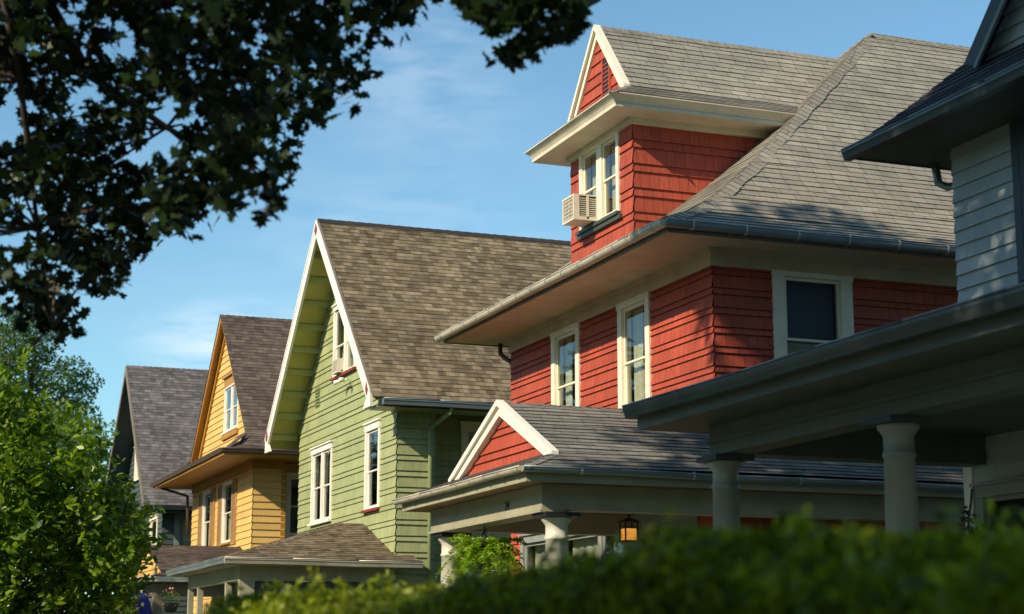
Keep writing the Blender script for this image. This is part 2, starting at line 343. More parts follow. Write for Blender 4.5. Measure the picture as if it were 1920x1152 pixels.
def capline(mb, A, B, n1, n2, w=.15, step=.15, h=.012, up=.012):
    """overlapping cap shingles bent over a ridge or hip; n1, n2 point down each side"""
    A, B = Vector(A), Vector(B); n1, n2 = Vector(n1).normalized(), Vector(n2).normalized(); d = (B - A); Ln = d.length; d.normalize()
    n = max(1, int(Ln / step)); u = -(n1 + n2).normalized()
    for k in range(n):
        a = A + d * (Ln * k / n); b = A + d * (Ln * (k + 1) / n + .02)
        ha, hb = u * (up + h), u * up
        jw = w * (1 + .08 * math.sin(k * 7.3))
        p = [a + ha + n1 * jw, a + ha * 1.3, a + ha + n2 * jw, b + hb + n1 * jw, b + hb * 1.2, b + hb + n2 * jw]
        r = rnd.random() * 9
        mb.face([p[0], p[1], p[4], p[3]], [(r, k), (r + .1, k), (r + .1, k + .9), (r, k + .9)])
        mb.face([p[1], p[2], p[5], p[4]], [(r, k), (r + .1, k), (r + .1, k + .9), (r, k + .9)])
        for i, j in ((0, 1), (1, 2)): mb.face([p[i], p[j], p[j] - u * .045, p[i] - u * .045], [(r, k)] * 4)
        mb.face([p[0], p[3], p[3] - u * .04, p[0] - u * .04], [(r, k)] * 4); mb.face([p[2], p[5], p[5] - u * .04, p[2] - u * .04], [(r, k)] * 4)

def gutter(parent, A, B, out, r=.075, mat=None, strap=.75, smat=None, box=False, name='gutter', straps=True):
    A, B, out = Vector(A), Vector(B), Vector(out).normalized(); dn = Vector((0, 0, -1)); mb = MB()
    if box: prof = [(-r, .9 * r), (-r, -r), (.55 * r, -r), (.8 * r, -.1 * r), (1.05 * r, .35 * r), (1.05 * r, .9 * r)]
    else: prof = [(-r, .5 * r), (-r, 0)] + [(r * math.cos(t), r * math.sin(t)) for t in [math.pi + math.pi * k / 10 for k in range(1, 10)]] + [(r, 0), (r, .25 * r)]
    def pt(P, q): return P + out * q[0] + Vector((0, 0, q[1]))
    n = max(2, int((B - A).length / 1.2)); Ln = (B - A)
    for k in range(n):
        a, b = A + Ln * k / n, A + Ln * (k + 1) / n
        a.z += .006 * math.sin(k * 2.1); b.z += .006 * math.sin((k + 1) * 2.1)
        for i in range(len(prof) - 1): mb.face([pt(a, prof[i]), pt(b, prof[i]), pt(b, prof[i + 1]), pt(a, prof[i + 1])], smooth=not box)
        for i in range(len(prof) - 1): mb.face([pt(a, (prof[i][0] * .93, prof[i][1] * .93)), pt(b, (prof[i][0] * .93, prof[i][1] * .93)), pt(b, (prof[i + 1][0] * .93, prof[i + 1][1] * .93)), pt(a, (prof[i + 1][0] * .93, prof[i + 1][1] * .93))])
        mb.tube([pt(a, prof[-1]), pt(b, prof[-1])], .011, 6)
    for P in (A, B): mb.face([pt(P, q) for q in prof])
    o = mb.build(name, mat or GUT, parent)
    if straps:
        m = int(Ln.length / strap)
        for k in range(m):
            c = A + Ln * ((k + .5) / m); e = Ln.normalized() * .018
            sb = MB(); pr = [(q[0] * 1.12, q[1] * 1.12 - .002) for q in prof[1:]] + [(r * .9, r * .55), (-r, r * .62)]
            for i in range(len(pr) - 1): sb.face([pt(c - e, pr[i]), pt(c + e, pr[i]), pt(c + e, pr[i + 1]), pt(c - e, pr[i + 1])])
            sb.build('gutter_bracket', smat or mat or GUT, o)
    return o

def FP(xw): return lambda a, n, z: (xw - n, a, z)
def SP(yw): return lambda a, n, z: (a, yw - n, z)
def window(parent, P, a0, a1, z0, z1, trim=WIN, cw=.11, head=.13, mull=.1, units=1, sill=None, curt=None, head_cap=True, mid=.5, muntin=0, label=None, blind=False, pr=.045):
    mb = MB()
    mb.obox(P, a0 - cw, a0, .0, pr, z0 - .02, z1); mb.obox(P, a1, a1 + cw, .0, pr, z0 - .02, z1)
    mb.obox(P, a0 - cw - .012, a1 + cw + .012, .0, pr + .012, z1, z1 + head)
    if head_cap: mb.obox(P, a0 - cw - .04, a1 + cw + .04, .0, pr + .05, z1 + head, z1 + head + .035)
    mb.obox(P, a0 - .004, a0 + .012, -.12, -.001, z0, z1); mb.obox(P, a1 - .012, a1 + .004, -.12, -.001, z0, z1)
    mb.obox(P, a0, a1, -.12, -.001, z1 - .012, z1 + .003); mb.obox(P, a0, a1, -.12, -.001, z0 - .003, z0 + .014)
    wu = (a1 - a0 - mull * (units - 1)) / units
    for u in range(units - 1): mb.obox(P, a0 + wu * (u + 1) + mull * u, a0 + (wu + mull) * (u + 1), -.12, pr - .012, z0 + .012, z1)
    o = mb.build('window', trim, parent, label)
    s = MB(); s.obox(P, a0 - cw - .03, a1 + cw + .03, -.02, pr + .06, z0 - .075, z0 - .021); s.build('sill', sill or trim, o)
    for u in range(units):
        l = a0 + (wu + mull) * u + .013; r = l + wu - .026; zm = z0 + (z1 - z0) * mid; sw = .038
        for k, (b, t, n) in enumerate(((zm - .02, z1 - .014, .004), (z0 + .016, zm + .02, -.018))):
            m = MB(); m.obox(P, l, l + sw, n - .03, n, b, t); m.obox(P, r - sw, r, n - .03, n, b, t)
            m.obox(P, l + sw, r - sw, n - .031, n + .001, t - sw, t); m.obox(P, l + sw, r - sw, n - .031, n + .001, b, b + sw * (1.5 if k else .8))
            for q in range(1, muntin + 1):
                c = l + (r - l) * q / (muntin + 1); m.obox(P, c - .012, c + .012, n - .028, n - .004, b + sw, t - sw)
            if muntin and k == 0: m.obox(P, l + sw, r - sw, n - .027, n - .005, (b + t) / 2 - .012, (b + t) / 2 + .012)
            so = m.build('sash', trim, o)
            gm = MB(); fp = P(0, 1, 0)[0] != P(0, 0, 0)[0]; gm.face(([P(l + sw, n - .011, b + sw), P(r - sw, n - .011, b + sw), P(r - sw, n - .011, t - sw), P(l + sw, n - .011, t - sw)])[::(-1 if fp else 1)]); gm.build('pane', GLS, o)
        if curt:
            for (f0, f1, g0, g1) in curt:
                c = MB(); x0, x1 = l + (r - l) * f0, l + (r - l) * f1; y0, y1 = z0 + (z1 - z0) * g0, z0 + (z1 - z0) * g1; n = 14
                pts = [(x0 + (x1 - x0) * i / n, -.17 - (.0 if blind else .018 * math.sin(i * 2.3))) for i in range(n + 1)]
                for (xa, na), (xb, nb) in zip(pts, pts[1:]): c.face([P(xa, na, y0), P(xb, nb, y0), P(xb, nb, y1), P(xa, na, y1)], smooth=True)
                c.build('curtain', CUR, o)
    return o
def hole(a0, a1, z0, z1): return (a0, a1, z0, z1)
def front(parent, xw, poly, pat, mat, holes=(), name='front_wall', lip=.027):
    mb = MB(); lap(mb, (xw, 0, 0), (0, 1, 0), (0, 0, 1), (-1, 0, 0), poly, pat, lip, holes, 2.5, 0, .003); return mb.build(name, mat, parent)
def side(parent, yw, poly, pat, mat, holes=(), name='side_wall', lip=.027, sgn=-1):
    mb = MB(); lap(mb, (0, yw, 0), (1, 0, 0), (0, 0, 1), (0, sgn, 0), poly, pat, lip, holes, 2.5, 0, .003); return mb.build(name, mat, parent)
def back(parent, x, y0, y1, z0, z1, mat): return MB().box(x, x + .1, y0, y1, z0, z1).build('back_wall', mat, parent)
def rect(a0, a1, z0, z1): return [(a0, z0), (a1, z0), (a1, z1), (a0, z1)]
def inner(parent, x0, x1, y0, y1, zs):
    mb = MB()
    for z in zs: mb.box(x0, x1, y0, y1, z - .06, z)
    mb.box(x0 + 3.2, x0 + 3.3, y0, y1, zs[0], zs[-1]); mb.box(x0, x0 + 3.19, (y0 + y1) / 2 - .05, (y0 + y1) / 2 + .05, zs[0], zs[-1]); mb.build('inner_walls', INT, parent)
def foundation(parent, x0, x1, y0, y1): MB().box(x0, x1, y0, y1, -1.65, -.8).build('foundation', STN, parent)
def column(parent, x, y, zb, zt, r, mat, plate=None, name='porch_column'):
    h = zt - zb
    o = MB().lathe((x, y), [(r * 1.28, zb), (r * 1.28, zb + .05), (r * 1.2, zb + .09), (r * 1.04, zb + .12), (r * 1.06, zb + h * .3), (r, zb + h * .6), (r * .9, zt - .34), (r * .97, zt - .335), (r * .99, zt - .315), (r * .96, zt - .295), (r * .9, zt - .29), (r * .9, zt - .16), (r * 1.05, zt - .125), (r * 1.22, zt - .09), (r * 1.27, zt - .062), (r * 1.2, zt - .055)], 36).build(name, mat, parent)
    q = r * 1.5
    MB().box(x - q, x + q, y - q, y + q, zt - .054, zt - .001).build('capital', plate or mat, o)
    return o
def pipe(parent, path, r, mat, name='downspout'): return MB().tube(path, r, 10).build(name, mat, parent)
def hiproof(parent, mat, e0, p0, e1, p1, prof, pat=(.145,), zx=1.0, cap=None, **kw):
    """flared hip: e0=(x,y) near front eave corner, p0 = its peak; e1/p1 the far rear pair; prof = [(s, z)]"""
    def pt(cx, cy, px, py, s): return (cx + (px - cx) * s, cy + (py - cy) * s)
    mb = MB(); C = {}
    for k, (c, p) in {'nf': ((e0[0], e0[1]), (p0[0], p0[1])), 'nb': ((e1[0], e0[1]), (p1[0], p0[1])), 'ff': ((e0[0], e1[1]), (p0[0], p1[1])), 'fb': ((e1[0], e1[1]), (p1[0], p1[1]))}.items():
        C[k] = [(*pt(c[0], c[1], p[0], p[1], s), z) for s, z in prof]
    for a, b, e in (('nf', 'nb', (1, 0, 0)), ('nf', 'ff', (0, 1, 0)), ('ff', 'fb', (1, 0, 0)), ('nb', 'fb', (0, 1, 0))):
        for i in range(len(prof) - 1):
            q = [C[a][i], C[b][i], C[b][i + 1], C[a][i + 1]]
            if (Vector(q[2]) - Vector(q[3])).length < 1e-4: q = q[:3]
            roof(mb, q, e, pat, **kw)
    o = mb.build('roof', mat, parent)
    for k in ('nf', 'ff'):
        cm = MB()
        sy = 1 if k == 'nf' else -1
        for i in range(len(prof) - 1):
            a, b = Vector(C[k][i]), Vector(C[k][i + 1]); sl = (prof[i + 1][1] - prof[i][1]) / max(1e-6, (prof[i + 1][0] - prof[i][0]))
            n1 = Vector((0, sy * -1, -sl / abs(p0[1] - e0[1]))).normalized() * -1 * -1; n2 = Vector((-1, 0, -sl / abs(p0[0] - e0[0])))
            # down each face, square to the hip
            d = (b - a).normalized()
            f1 = Vector((0, -sy, -sl / abs(p0[1] - e0[1]))); f2 = Vector((-1, 0, -sl / abs(p0[0] - e0[0])))
            f1 = (f1 - d * f1.dot(d)).normalized(); f2 = (f2 - d * f2.dot(d)).normalized()
            capline(cm, a, b, f1, f2, cap or .15, .14)
        cm.build('hip_cap', mat, o)
    cm = MB(); a, b = Vector(C['nf'][-1]), Vector(C['nb'][-1]); capline(cm, a, b, (0, -1, -1), (0, 1, -1), .14, .15)
    cm.build('ridge_cap', mat, o)
    return o
P2 = (.105, .205)      # alternating courses

# =================================================================== RED HOUSE
rh = thing('red_house', 'red shingled house with grey hipped roof, cream trim and a dormer holding an air conditioner', 'house', (11.5, 25.8, -1.6), 'houses along the street')
YN, YF = 21.84, 29.72
W2 = (23.99, 24.84, 3.72, 5.36); W1 = (26.68, 27.58, 3.72, 5.36); W0 = (22.5, 29.05, .5, 1.94); SWN = (12.64, 13.58, 3.75, 5.38)
front(rh, 11.5, rect(YN - .025, YF, -.8, 5.46), (.093, .187), RED, [W2, W1, W0])
side(rh, YN, rect(11.5, 20, -.8, 5.46), (.093, .187), RED, [SWN])
side(rh, YF, rect(11.5, 20, -.8, 5.46), (.28,), RED, sgn=1, name='far_side_wall'); back(rh, 20, YN, YF, -.8, 5.46, RED)
foundation(rh, 11.53, 20.07, YN + .03, YF - .03); inner(rh, 11.65, 19.9, YN + .12, YF - .12, (-.7, 2.2, 5.6))
f = MB(); f.box(11.455, 11.56, YN - .045, YF + .045, 5.44, 5.69); f.box(11.56, 20.1, YN - .045, YN + .05, 5.44, 5.69); f.box(11.56, 20.1, YF - .05, YF + .045, 5.44, 5.69)
f.box(11.40, 11.455, YN - .1, YF + .1, 5.625, 5.69); f.box(11.455, 20.1, YN - .1, YN - .045, 5.625, 5.69); f.build('frieze', SOF, rh)
for wd, lb in ((W2, None), (W1, None)):
    window(rh, FP(11.5), *wd, trim=WIN, cw=.15, head=.1, head_cap=False, curt=[(.0, .42, 0, .99), (.6, 1, .0, .99), (.42, .6, 0, .45)] if wd is W2 else [(.0, .5, 0, 1), (.7, 1, .0, 1)], mid=.47)
window(rh, FP(11.5), *W0, trim=CCN, cw=.13, units=4, mull=.14, curt=[(0, 1, .45, 1)], mid=.55)
window(rh, SP(YN), *SWN, trim=NTR if False else WIN, cw=.19, head=.07, head_cap=False, curt=[(0, 1, .0, .46)], blind=True, mid=.44, label='shaded side window with pale blind below')
MB().face([(12.66, YN + .16, 4.45), (13.56, YN + .16, 4.45), (13.56, YN + .16, 5.36), (12.66, YN + .16, 5.36)]).build('roller_blind', BLN, rh)
EX, EY0, EY1 = 10.45, 21.1, 30.42
MB().box(EX, 21.2, EY0, EY1, 5.69, 5.73).build('soffit', SOF, rh)
f = MB(); f.box(EX - .02, EX, EY0 - .02, EY1 + .02, 5.67, 5.84); f.box(EX, 21.2, EY0 - .02, EY0, 5.67, 5.84); f.box(EX, 21.2, EY1, EY1 + .02, 5.67, 5.84); f.build('fascia', BTR, rh)
PR = [(0, 5.86), (.1, 6.13), (.2, 6.53), (.36, 7.32), (1, 10.93)]
ro = hiproof(rh, RGR, (EX - .04, EY0 - .04), (16.85, 25.77), (21.24, EY1 + .04), (18.5 + 1.5, 25.77), PR, cap=.17, wob=.006, jit=.007)
gutter(rh, (EX - .09, EY0 - .1, 5.80), (EX - .09, EY1 + .1, 5.78), (-1, 0, 0), .08, GLT, .62, ZNC)
gutter(rh, (EX - .1, EY0 - .09, 5.80), (21, EY0 - .09, 5.76), (0, -1, 0), .08, GUT, .8, ZNC)  # same gutter as the cream street run; grey-blue colour carries its shade
pipe(rh, [(11.46, 30.2, 5.7), (11.46, 30.18, 5.5), (11.5, 30.05, 5.4), (11.58, 29.86, 5.28), (11.6, 29.84, 5.1), (11.6, 29.84, 1)], .045, GBR)
# light clips along the soffit edge
for k in range(6):
    y = 23.6 + k * .83; c = MB(); c.tube([(EX + .03, y, 5.69), (EX + .03, y, 5.665)], .008, 6); c.lathe((EX + .03, y), [(.010, 5.668), (.016, 5.655), (.01, 5.635)], 8); c.build('soffit_clip', WHT, rh)
# ---- dormer
DY0, DY1, DC = 24.42, 26.88, 25.65
DW = (24.98, 26.36, 6.98, 8.26)
dm = front(rh, 11.5, rect(DY0 - .025, DY1, 6.0, 8.38), (.13, .265), RED, [DW], 'dormer_front')
side(rh, DY0, rect(11.5, 16.4, 5.9, 8.38), (.13, .265), RED, (), 'dormer_side'); side(rh, DY1, rect(11.5, 16.4, 5.9, 8.38), (.2,), RED, (), 'dormer_side', sgn=1)
inner(rh, 11.66, 15.5, DY0 + .1, DY1 - .1, (6.3, 8.36))
window(rh, FP(11.5), *DW, cw=.1, head=.1, head_cap=False, units=2, mull=.2, sill=DGS, curt=[(.0, .28, 0, .98), (.7, 1, 0, .98)], mid=.5, label='dormer window pair with dark green sill')
MB().obox(FP(11.5), DW[0] - .2, DW[1] + .14, .0, .075, 6.83, 6.895).build('window_ledge', DGS, rh)
CX, CY0, CY1 = 11.0, 23.93, 27.37
MB().box(CX, 16.4, CY0, CY1, 8.385, 8.41).build('dormer_soffit', SOF, rh)
f = MB()
f.box(11.42, 11.5, DY0 - .08, DY1 + .08, 8.27, 8.384); f.box(11.5, 16, DY0 - .08, DY0, 8.27, 8.384)
f.box(CX - .02, 16.3, CY0 - .02, CY1 + .02, 8.37, 8.425); f.box(CX - .125, 16.3, CY0 - .125, CY1 + .125, 8.545, 8.562)
lo = [(16.3, CY0 - .005, 8.425), (CX - .005, CY0 - .005, 8.425), (CX - .005, CY1 + .005, 8.425), (16.3, CY1 + .005, 8.425)]
mi = [(16.3, CY0 - .04, 8.48), (CX - .04, CY0 - .04, 8.48), (CX - .04, CY1 + .04, 8.48), (16.3, CY1 + .04, 8.48)]
hi = [(16.3, CY0 - .11, 8.545), (CX - .11, CY0 - .11, 8.545), (CX - .11, CY1 + .11, 8.545), (16.3, CY1 + .11, 8.545)]
for p, q in ((lo, mi), (mi, hi)):
    for i in range(3): f.face([p[i], p[i + 1], q[i + 1], q[i]])
f.build('dormer_cornice', CRM, rh)
mb = MB(); e = .11; zE, zF = 8.575, 8.93; GX = 11.42; IY0, IY1 = DC - 1.15, DC + 1.15
roof(mb, [(CX - e, CY0 - e, zE), (CX - e, CY1 + e, zE), (GX + .06, IY1, zF), (GX + .06, IY0, zF)], (0, 1, 0), wob=.008)
roof(mb, [(CX - e, CY0 - e, zE), (16.6, CY0 - e, zE), (16.6, IY0, zF), (GX + .06, IY0, zF)], (1, 0, 0), wob=.004)
roof(mb, [(CX - e, CY1 + e, zE), (16.6, CY1 + e, zE), (16.6, IY1, zF), (GX + .06, IY1, zF)], (1, 0, 0), wob=.004)
RZ = 10.31
roof(mb, [(GX + .08, IY0, zF), (17, IY0, zF), (17, DC, RZ), (GX + .08, DC, RZ)], (1, 0, 0), wob=.006)
roof(mb, [(GX + .08, IY1, zF), (17, IY1, zF), (17, DC, RZ), (GX + .08, DC, RZ)], (1, 0, 0), wob=.006)
dr = mb.build('dormer_roof', RGR, rh)
cm = MB(); capline(cm, (GX, DC, RZ), (16.4, DC, RZ), (0, -1, -1.2), (0, 1, -1.2), .13, .15); cm.build('ridge_cap', RGR, dr); cm = MB(); capline(cm, (CX - e, CY0 - e, zE), (GX + .06, IY0, zF), (0.3, -1, -.5), (-1, 0.3, -.5), .1, .14); cm.build('ridge_cap', RGR, dr)
front(rh, 11.5, [(IY0 + .02, 8.9), (IY1 - .02, 8.9), (DC, RZ - .03)], (.19,), RED, (), 'dormer_gable')
def rake(mb, x, ya, za, yp, zp, wd, th, P=None):
    d = Vector((yp - ya, zp - za)).normalized(); n = Vector((-d.y, d.x));
    if n.y > 0: n = -n
    v = wd / abs(n.y)          # vertical drop of the lower edge
    mb.prism([(x, ya, za), (x, yp, zp), (x, yp, zp - v), (x, ya + (wd * abs(n.x) if False else 0), za - v)], (th, 0, 0))
f = MB()
for ya in (IY0, IY1):
    rake(f, GX - .03, ya, zF + .035, DC, RZ + .035, .06, .12); rake(f, GX + .02, ya + (.1 if ya < DC else -.1), zF - .0, DC, RZ - .09, .08, .08)
f.build('dormer_rake', WIN, rh)
v = MB(); vy0, vy1 = 25.2, 25.46; v.box(11.45, 11.49, vy0 - .03, vy0, 8.95, 9.66); v.box(11.45, 11.49, vy1, vy1 + .03, 8.95, 9.66)
for k in range(9): z = 8.98 + k * .073; v.prism([(11.46, vy0, z), (11.49, vy0, z + .05), (11.49, vy0, z + .038), (11.46, vy0, z - .012)], (0, vy1 - vy0, 0))
v.build('louver_vent', RED, rh); MB().box(11.47, 11.478, vy0, vy1, 8.96, 9.65).build('vent_shade_sheet', BLK, rh)  # black sheet among the slats stands for the shade inside the vent
# ---- porch
GX0, GY0, GY1, GZ = 8.0, 20.2, 25.26, 2.3
BX, BY0, BY1 = 8.36, 20.56, 24.9
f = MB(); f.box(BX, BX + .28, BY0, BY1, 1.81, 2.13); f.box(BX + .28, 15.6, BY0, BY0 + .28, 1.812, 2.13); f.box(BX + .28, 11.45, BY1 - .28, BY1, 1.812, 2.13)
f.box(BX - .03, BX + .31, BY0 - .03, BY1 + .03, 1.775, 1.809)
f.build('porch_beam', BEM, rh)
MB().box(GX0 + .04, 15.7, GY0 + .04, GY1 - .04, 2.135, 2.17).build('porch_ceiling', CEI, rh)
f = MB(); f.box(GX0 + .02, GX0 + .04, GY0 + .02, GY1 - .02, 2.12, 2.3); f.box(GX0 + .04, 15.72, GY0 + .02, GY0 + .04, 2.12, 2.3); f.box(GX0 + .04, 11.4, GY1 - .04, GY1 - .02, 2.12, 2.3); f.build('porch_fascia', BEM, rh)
mb = MB(); PC = 22.6; PZ = 3.42; SX = 8.62; SZ = 2.55; SY0, SY1 = 20.72, 24.5
roof(mb, [(GX0 - .02, GY0 - .02, GZ + .01), (GX0 - .02, GY1 + .02, GZ + .01), (SX, SY1, SZ), (SX, SY0, SZ)], (0, 1, 0))
roof(mb, [(GX0 - .02, GY0 - .02, GZ + .01), (15.75, GY0 - .02, GZ + .01), (15.2, SY0, SZ), (SX, SY0, SZ)], (1, 0, 0), wob=.006)
roof(mb, [(GX0 - .02, GY1 + .02, GZ + .01), (11.5, GY1 + .02, GZ + .01), (11.5, SY1, SZ), (SX, SY1, SZ)], (1, 0, 0))
roof(mb, [(SX - .06, SY0, SZ), (15.2, SY0, SZ), (13.9, 21.83, SZ + 1.11 * (PZ - SZ) / 1.88), (11.49, 21.83, SZ + 1.11 * (PZ - SZ) / 1.88), (11.49, PC, PZ), (SX - .06, PC, PZ)][:4] + [(SX - .06, 21.83, SZ + 1.11 * (PZ - SZ) / 1.88)], (1, 0, 0), wob=.006)
z1 = SZ + 1.11 * (PZ - SZ) / 1.88
roof(mb, [(SX - .06, 21.83, z1), (11.5, 21.83, z1), (11.5, PC, PZ), (SX - .06, PC, PZ)], (1, 0, 0), wob=.006)
roof(mb, [(SX - .06, SY1, SZ), (11.5, SY1, SZ), (11.5, PC, PZ), (SX - .06, PC, PZ)], (1, 0, 0))
roof(mb, [(15.75, GY0 - .02, GZ), (15.75, 21.83, GZ + .02), (13.9, 21.83, z1)], (0, 1, 0))
pr_ = mb.build('porch_roof', RPO, rh)
cm = MB(); capline(cm, (SX - .06, PC, PZ), (11.45, PC, PZ), (0, -1, -.5), (0, 1, -.5), .12, .15); cm.build('ridge_cap', RPO, pr_); cm = MB(); capline(cm, (GX0 - .02, GY0 - .02, GZ + .01), (SX, SY0, SZ), (.3, -1, -.3), (-1, .3, -.3), .12, .14); cm.build('ridge_cap', RPO, pr_); cm = MB(); capline(cm, (15.75, GY0, GZ), (13.9, 21.8, z1), (-.3, -1, -.3), (1, .3, -.3), .1, .15); cm.build('ridge_cap', RPO, pr_)
front(rh, 8.66, [(SY0 + .02, SZ - .1), (SY1 - .02, SZ - .1), (PC, PZ - .06)], (.1, .2), RED, (), 'porch_gable')
f = MB()
for ya in (SY0 - .1, SY1 + .1):
    rake(f, SX - .1, ya, SZ + .01, PC, PZ + .055, .075, .1); rake(f, SX - .06, ya + (.12 if ya < PC else -.12), SZ - .02, PC, PZ - .07, .09, .09)
f.build('porch_rake', WHT, rh)
gutter(rh, (GX0 - .05, GY0 - .06, GZ - .02), (GX0 - .05, GY1 + .06, GZ - .03), (-1, 0, 0), .055, GLT, .5, ZNC, name='porch_gutter')
gutter(rh, (GX0 - .06, GY0 - .05, GZ - .02), (15.7, GY0 - .05, GZ - .06), (0, -1, 0), .055, GUT, 1.3, ZNC, name='porch_gutter')  # side run again has its shade put into the grey-blue colour
column(rh, 8.6, 20.66, -.75, 1.775, .155, CCO, BLK); column(rh, 8.6, 24.68, -.75, 1.775, .155, CCO, BLK)
column(rh, 15.2, 20.75, -.75, 1.775, .155, CCO, BLK)
MB().box(8.2, 16, 20.4, 25.1, -.95, -.75).build('porch_floor', NTR, rh); MB().box(8.35, 15.8, 20.55, 24.95, -1.65, -.955).build('porch_base', STN, rh)
cu = D.curves.new('digits', 'FONT'); cu.body = '24'; cu.size = .17; cu.extrude = .004; cu.align_x = 'CENTER'
to = D.objects.new('tmp', cu); COL.objects.link(to); bpy.context.view_layer.update(); me = D.meshes.new_from_object(to.evaluated_get(bpy.context.evaluated_depsgraph_get())); D.objects.remove(to)
me.transform(Matrix.Translation((BX - .006 - 11.5, 21.75 - 25.8, 1.89 + 1.6)) @ Matrix.Rotation(R(-90), 4, 'Z') @ Matrix.Rotation(R(90), 4, 'X')); me.materials.append(BLK)
no = D.objects.new('house_number', me); COL.objects.link(no); no.parent = rh; no['_base'] = (0, 0, 0)

# =================================================================== GREEN HOUSE
gh = thing('green_house', 'sage green shingled house with steep brown gable roof and white bargeboards with red diamonds', 'house', (11.5, 40.84, -1.6), 'houses along the street')
YN, YF, YC = 36.63, 45.05, 40.84; SL = 1.01; RZg = 10.45
def gz(y): return RZg - SL * abs(y - YC)
PW = (41.88, 43.6, 3.3, 5.02); SW = (37.9, 38.82, 3.28, 5.05); AW = (39.93, 41.75, 6.74, 8.4)
wallz = lambda y: gz(y) - .16
front(gh, 11.5, [(YN - .025, -.8), (YF, -.8), (YF, wallz(YF)), (YC, wallz(YC)), (YN - .025, wallz(YN - .025))], (.115, .235), GRN, [PW, SW, AW])
side(gh, YN, rect(11.5, 12.38, -.8, 5.4), (.115, .235), GRN)
side(gh, 37.5, rect(12.36, 20, -.8, 5.6), (.115, .235), GRN, [(13.42, 14.3, 3.4, 5.05)], 'recessed_wall')
MB().box(12.36, 12.379, YN, 37.5, -.8, 5.4).build('return_wall', GRN, gh)
side(gh, YF, rect(11.5, 20, -.8, 5.4), (.3,), GRN, sgn=1, name='far_side_wall'); back(gh, 20, YN, YF, -.8, 5.4, GRN); foundation(gh, 11.53, 20, YN + .03, YF - .03)
MB().prism([(20.02, YN, 5.4), (20.02, YF, 5.4), (20.02, YC, wallz(YC))], (.06, 0, 0)).build('back_gable', GRN, gh)
inner(gh, 11.65, 19.9, 37.65, YF - .12, (-.7, 2.3, 5.5)); 
mb = MB(); XO = 10.74; yE = 35.86; yEf = 2 * YC - yE
roof(mb, [(XO, yE, gz(yE)), (21, yE, gz(yE)), (21, YC, RZg), (XO, YC, RZg)], (1, 0, 0), wob=.005, pat=(.15,), jit=.004)
roof(mb, [(XO, yEf, gz(yE)), (21, yEf, gz(yE)), (21, YC, RZg), (XO, YC, RZg)], (1, 0, 0), pat=(.15,))
gr = mb.build('roof', RBR, gh)
cm = MB(); capline(cm, (XO, YC, RZg + .02), (20.9, YC, RZg + .02), (0, -1, -1), (0, 1, -1), .15, .25, .006, .02); cm.build('ridge_cap', RDG, gr)
MB().beam((XO - .005, yE, gz(yE) + .005), (XO - .005, YC, RZg + .005), .05, .03).beam((XO - .005, yEf, gz(yE) + .005), (XO - .005, YC, RZg + .005), .05, .03).build('drip_edge', BTR, gh)
f = MB()
for s in (-1, 1):
    ya, yb = YC + s * (YC - yE - .1), YC
    f.prism([(XO + .02, ya, gz(ya) - .10), (XO + .02, YC, RZg - .10), (XO + .02, YC, RZg - .13), (XO + .02, ya, gz(ya) - .13)], (9, 0, 0))
so_ = f.build('soffit', GSO, gh)
f = MB()
for s in (-1, 1):
    for k in range(9):
        y = YC + s * (.55 + k * .5); zz = gz(y) - .13
        MB().prism([(10.78, y - .045, zz), (10.78, y + .045, zz), (10.78, y + .045, zz - .15), (10.78, y - .045, zz - .15)], (.72, 0, 0)).build('soffit_lookout', GLO, gh)
f = MB(); bw = .42
for s in (-1, 1):
    yb = YC + s * (YC - 36.05); 
    f.prism([(XO - .04, yb - s * .0, gz(yb) + .0), (XO - .04, YC, RZg), (XO - .04, YC, RZg - bw), (XO - .04, yb - s * .27, gz(yb - s * .27) - bw), (XO - .04, yb - s * .52, gz(yb) - .36), (XO - .04, yb + s * .02, gz(yb) - .36)], (.06, 0, 0))
    f.prism([(XO - .055, yb, gz(yb) + .012), (XO - .055, YC, RZg + .012), (XO - .055, YC, RZg - .07), (XO - .055, yb, gz(yb) - .07)], (.013, 0, 0))
bb = f.build('bargeboard', WHT, gh)
for (y, z) in ((YC, RZg - .24), (YC - 4.58, gz(YC - 4.58) - .16), (YC + 4.58, gz(YC + 4.58) - .16)):
    MB().prism([(XO - .062, y, z - .15), (XO - .062, y + .085, z), (XO - .062, y, z + .15), (XO - .062, y - .085, z)], (.012, 0, 0)).build('diamond_ornament', DRD, bb)
MB().box(10.86, 20, yE + .03, YN + .0, 5.245, 5.275).build('eave_soffit', GPI, gh)
MB().box(10.84, 21, yE + .0, yE + .03, 5.24, gz(yE) - .02).build('fascia', DKT, gh)
gutter(gh, (10.92, yE - .07, 5.34), (21, yE - .07, 5.36), (0, -1, 0), .07, GUT, 1.5, box=True, straps=False)
pipe(gh, [(12.48, yE - .05, 5.28), (12.46, yE - .02, 5.18), (12.26, YN - .12, 4.95), (12.25, YN - .09, 4.8), (12.25, YN - .09, -1.4)], .055, GPI)
window(gh, FP(11.5), *PW, trim=WHT, cw=.1, head=.14, units=2, mull=.1, curt=[(0, .3, .0, 1), (.65, 1, .5, 1)], label='pair of narrow windows')
window(gh, FP(11.5), *SW, trim=WHT, cw=.12, head=.16, sill=DRD, curt=[(.1, .4, 0, .45), (.35, .75, .75, 1)], mid=.48)
window(gh, FP(11.5), *AW, trim=WHT, cw=.1, head=.12, units=2, mull=.12, sill=DRD, curt=[(0, 1, 0, .42)], mid=.45, label='attic window pair with red sill')
window(gh, SP(37.5), 13.42, 14.3, 3.4, 5.05, trim=WIN, cw=.14, head=.14, curt=[(0, 1, .0, 1)])
v = MB(); v.obox(FP(11.5), 43.08, 43.5, .0, .025, 6.2, 6.72)
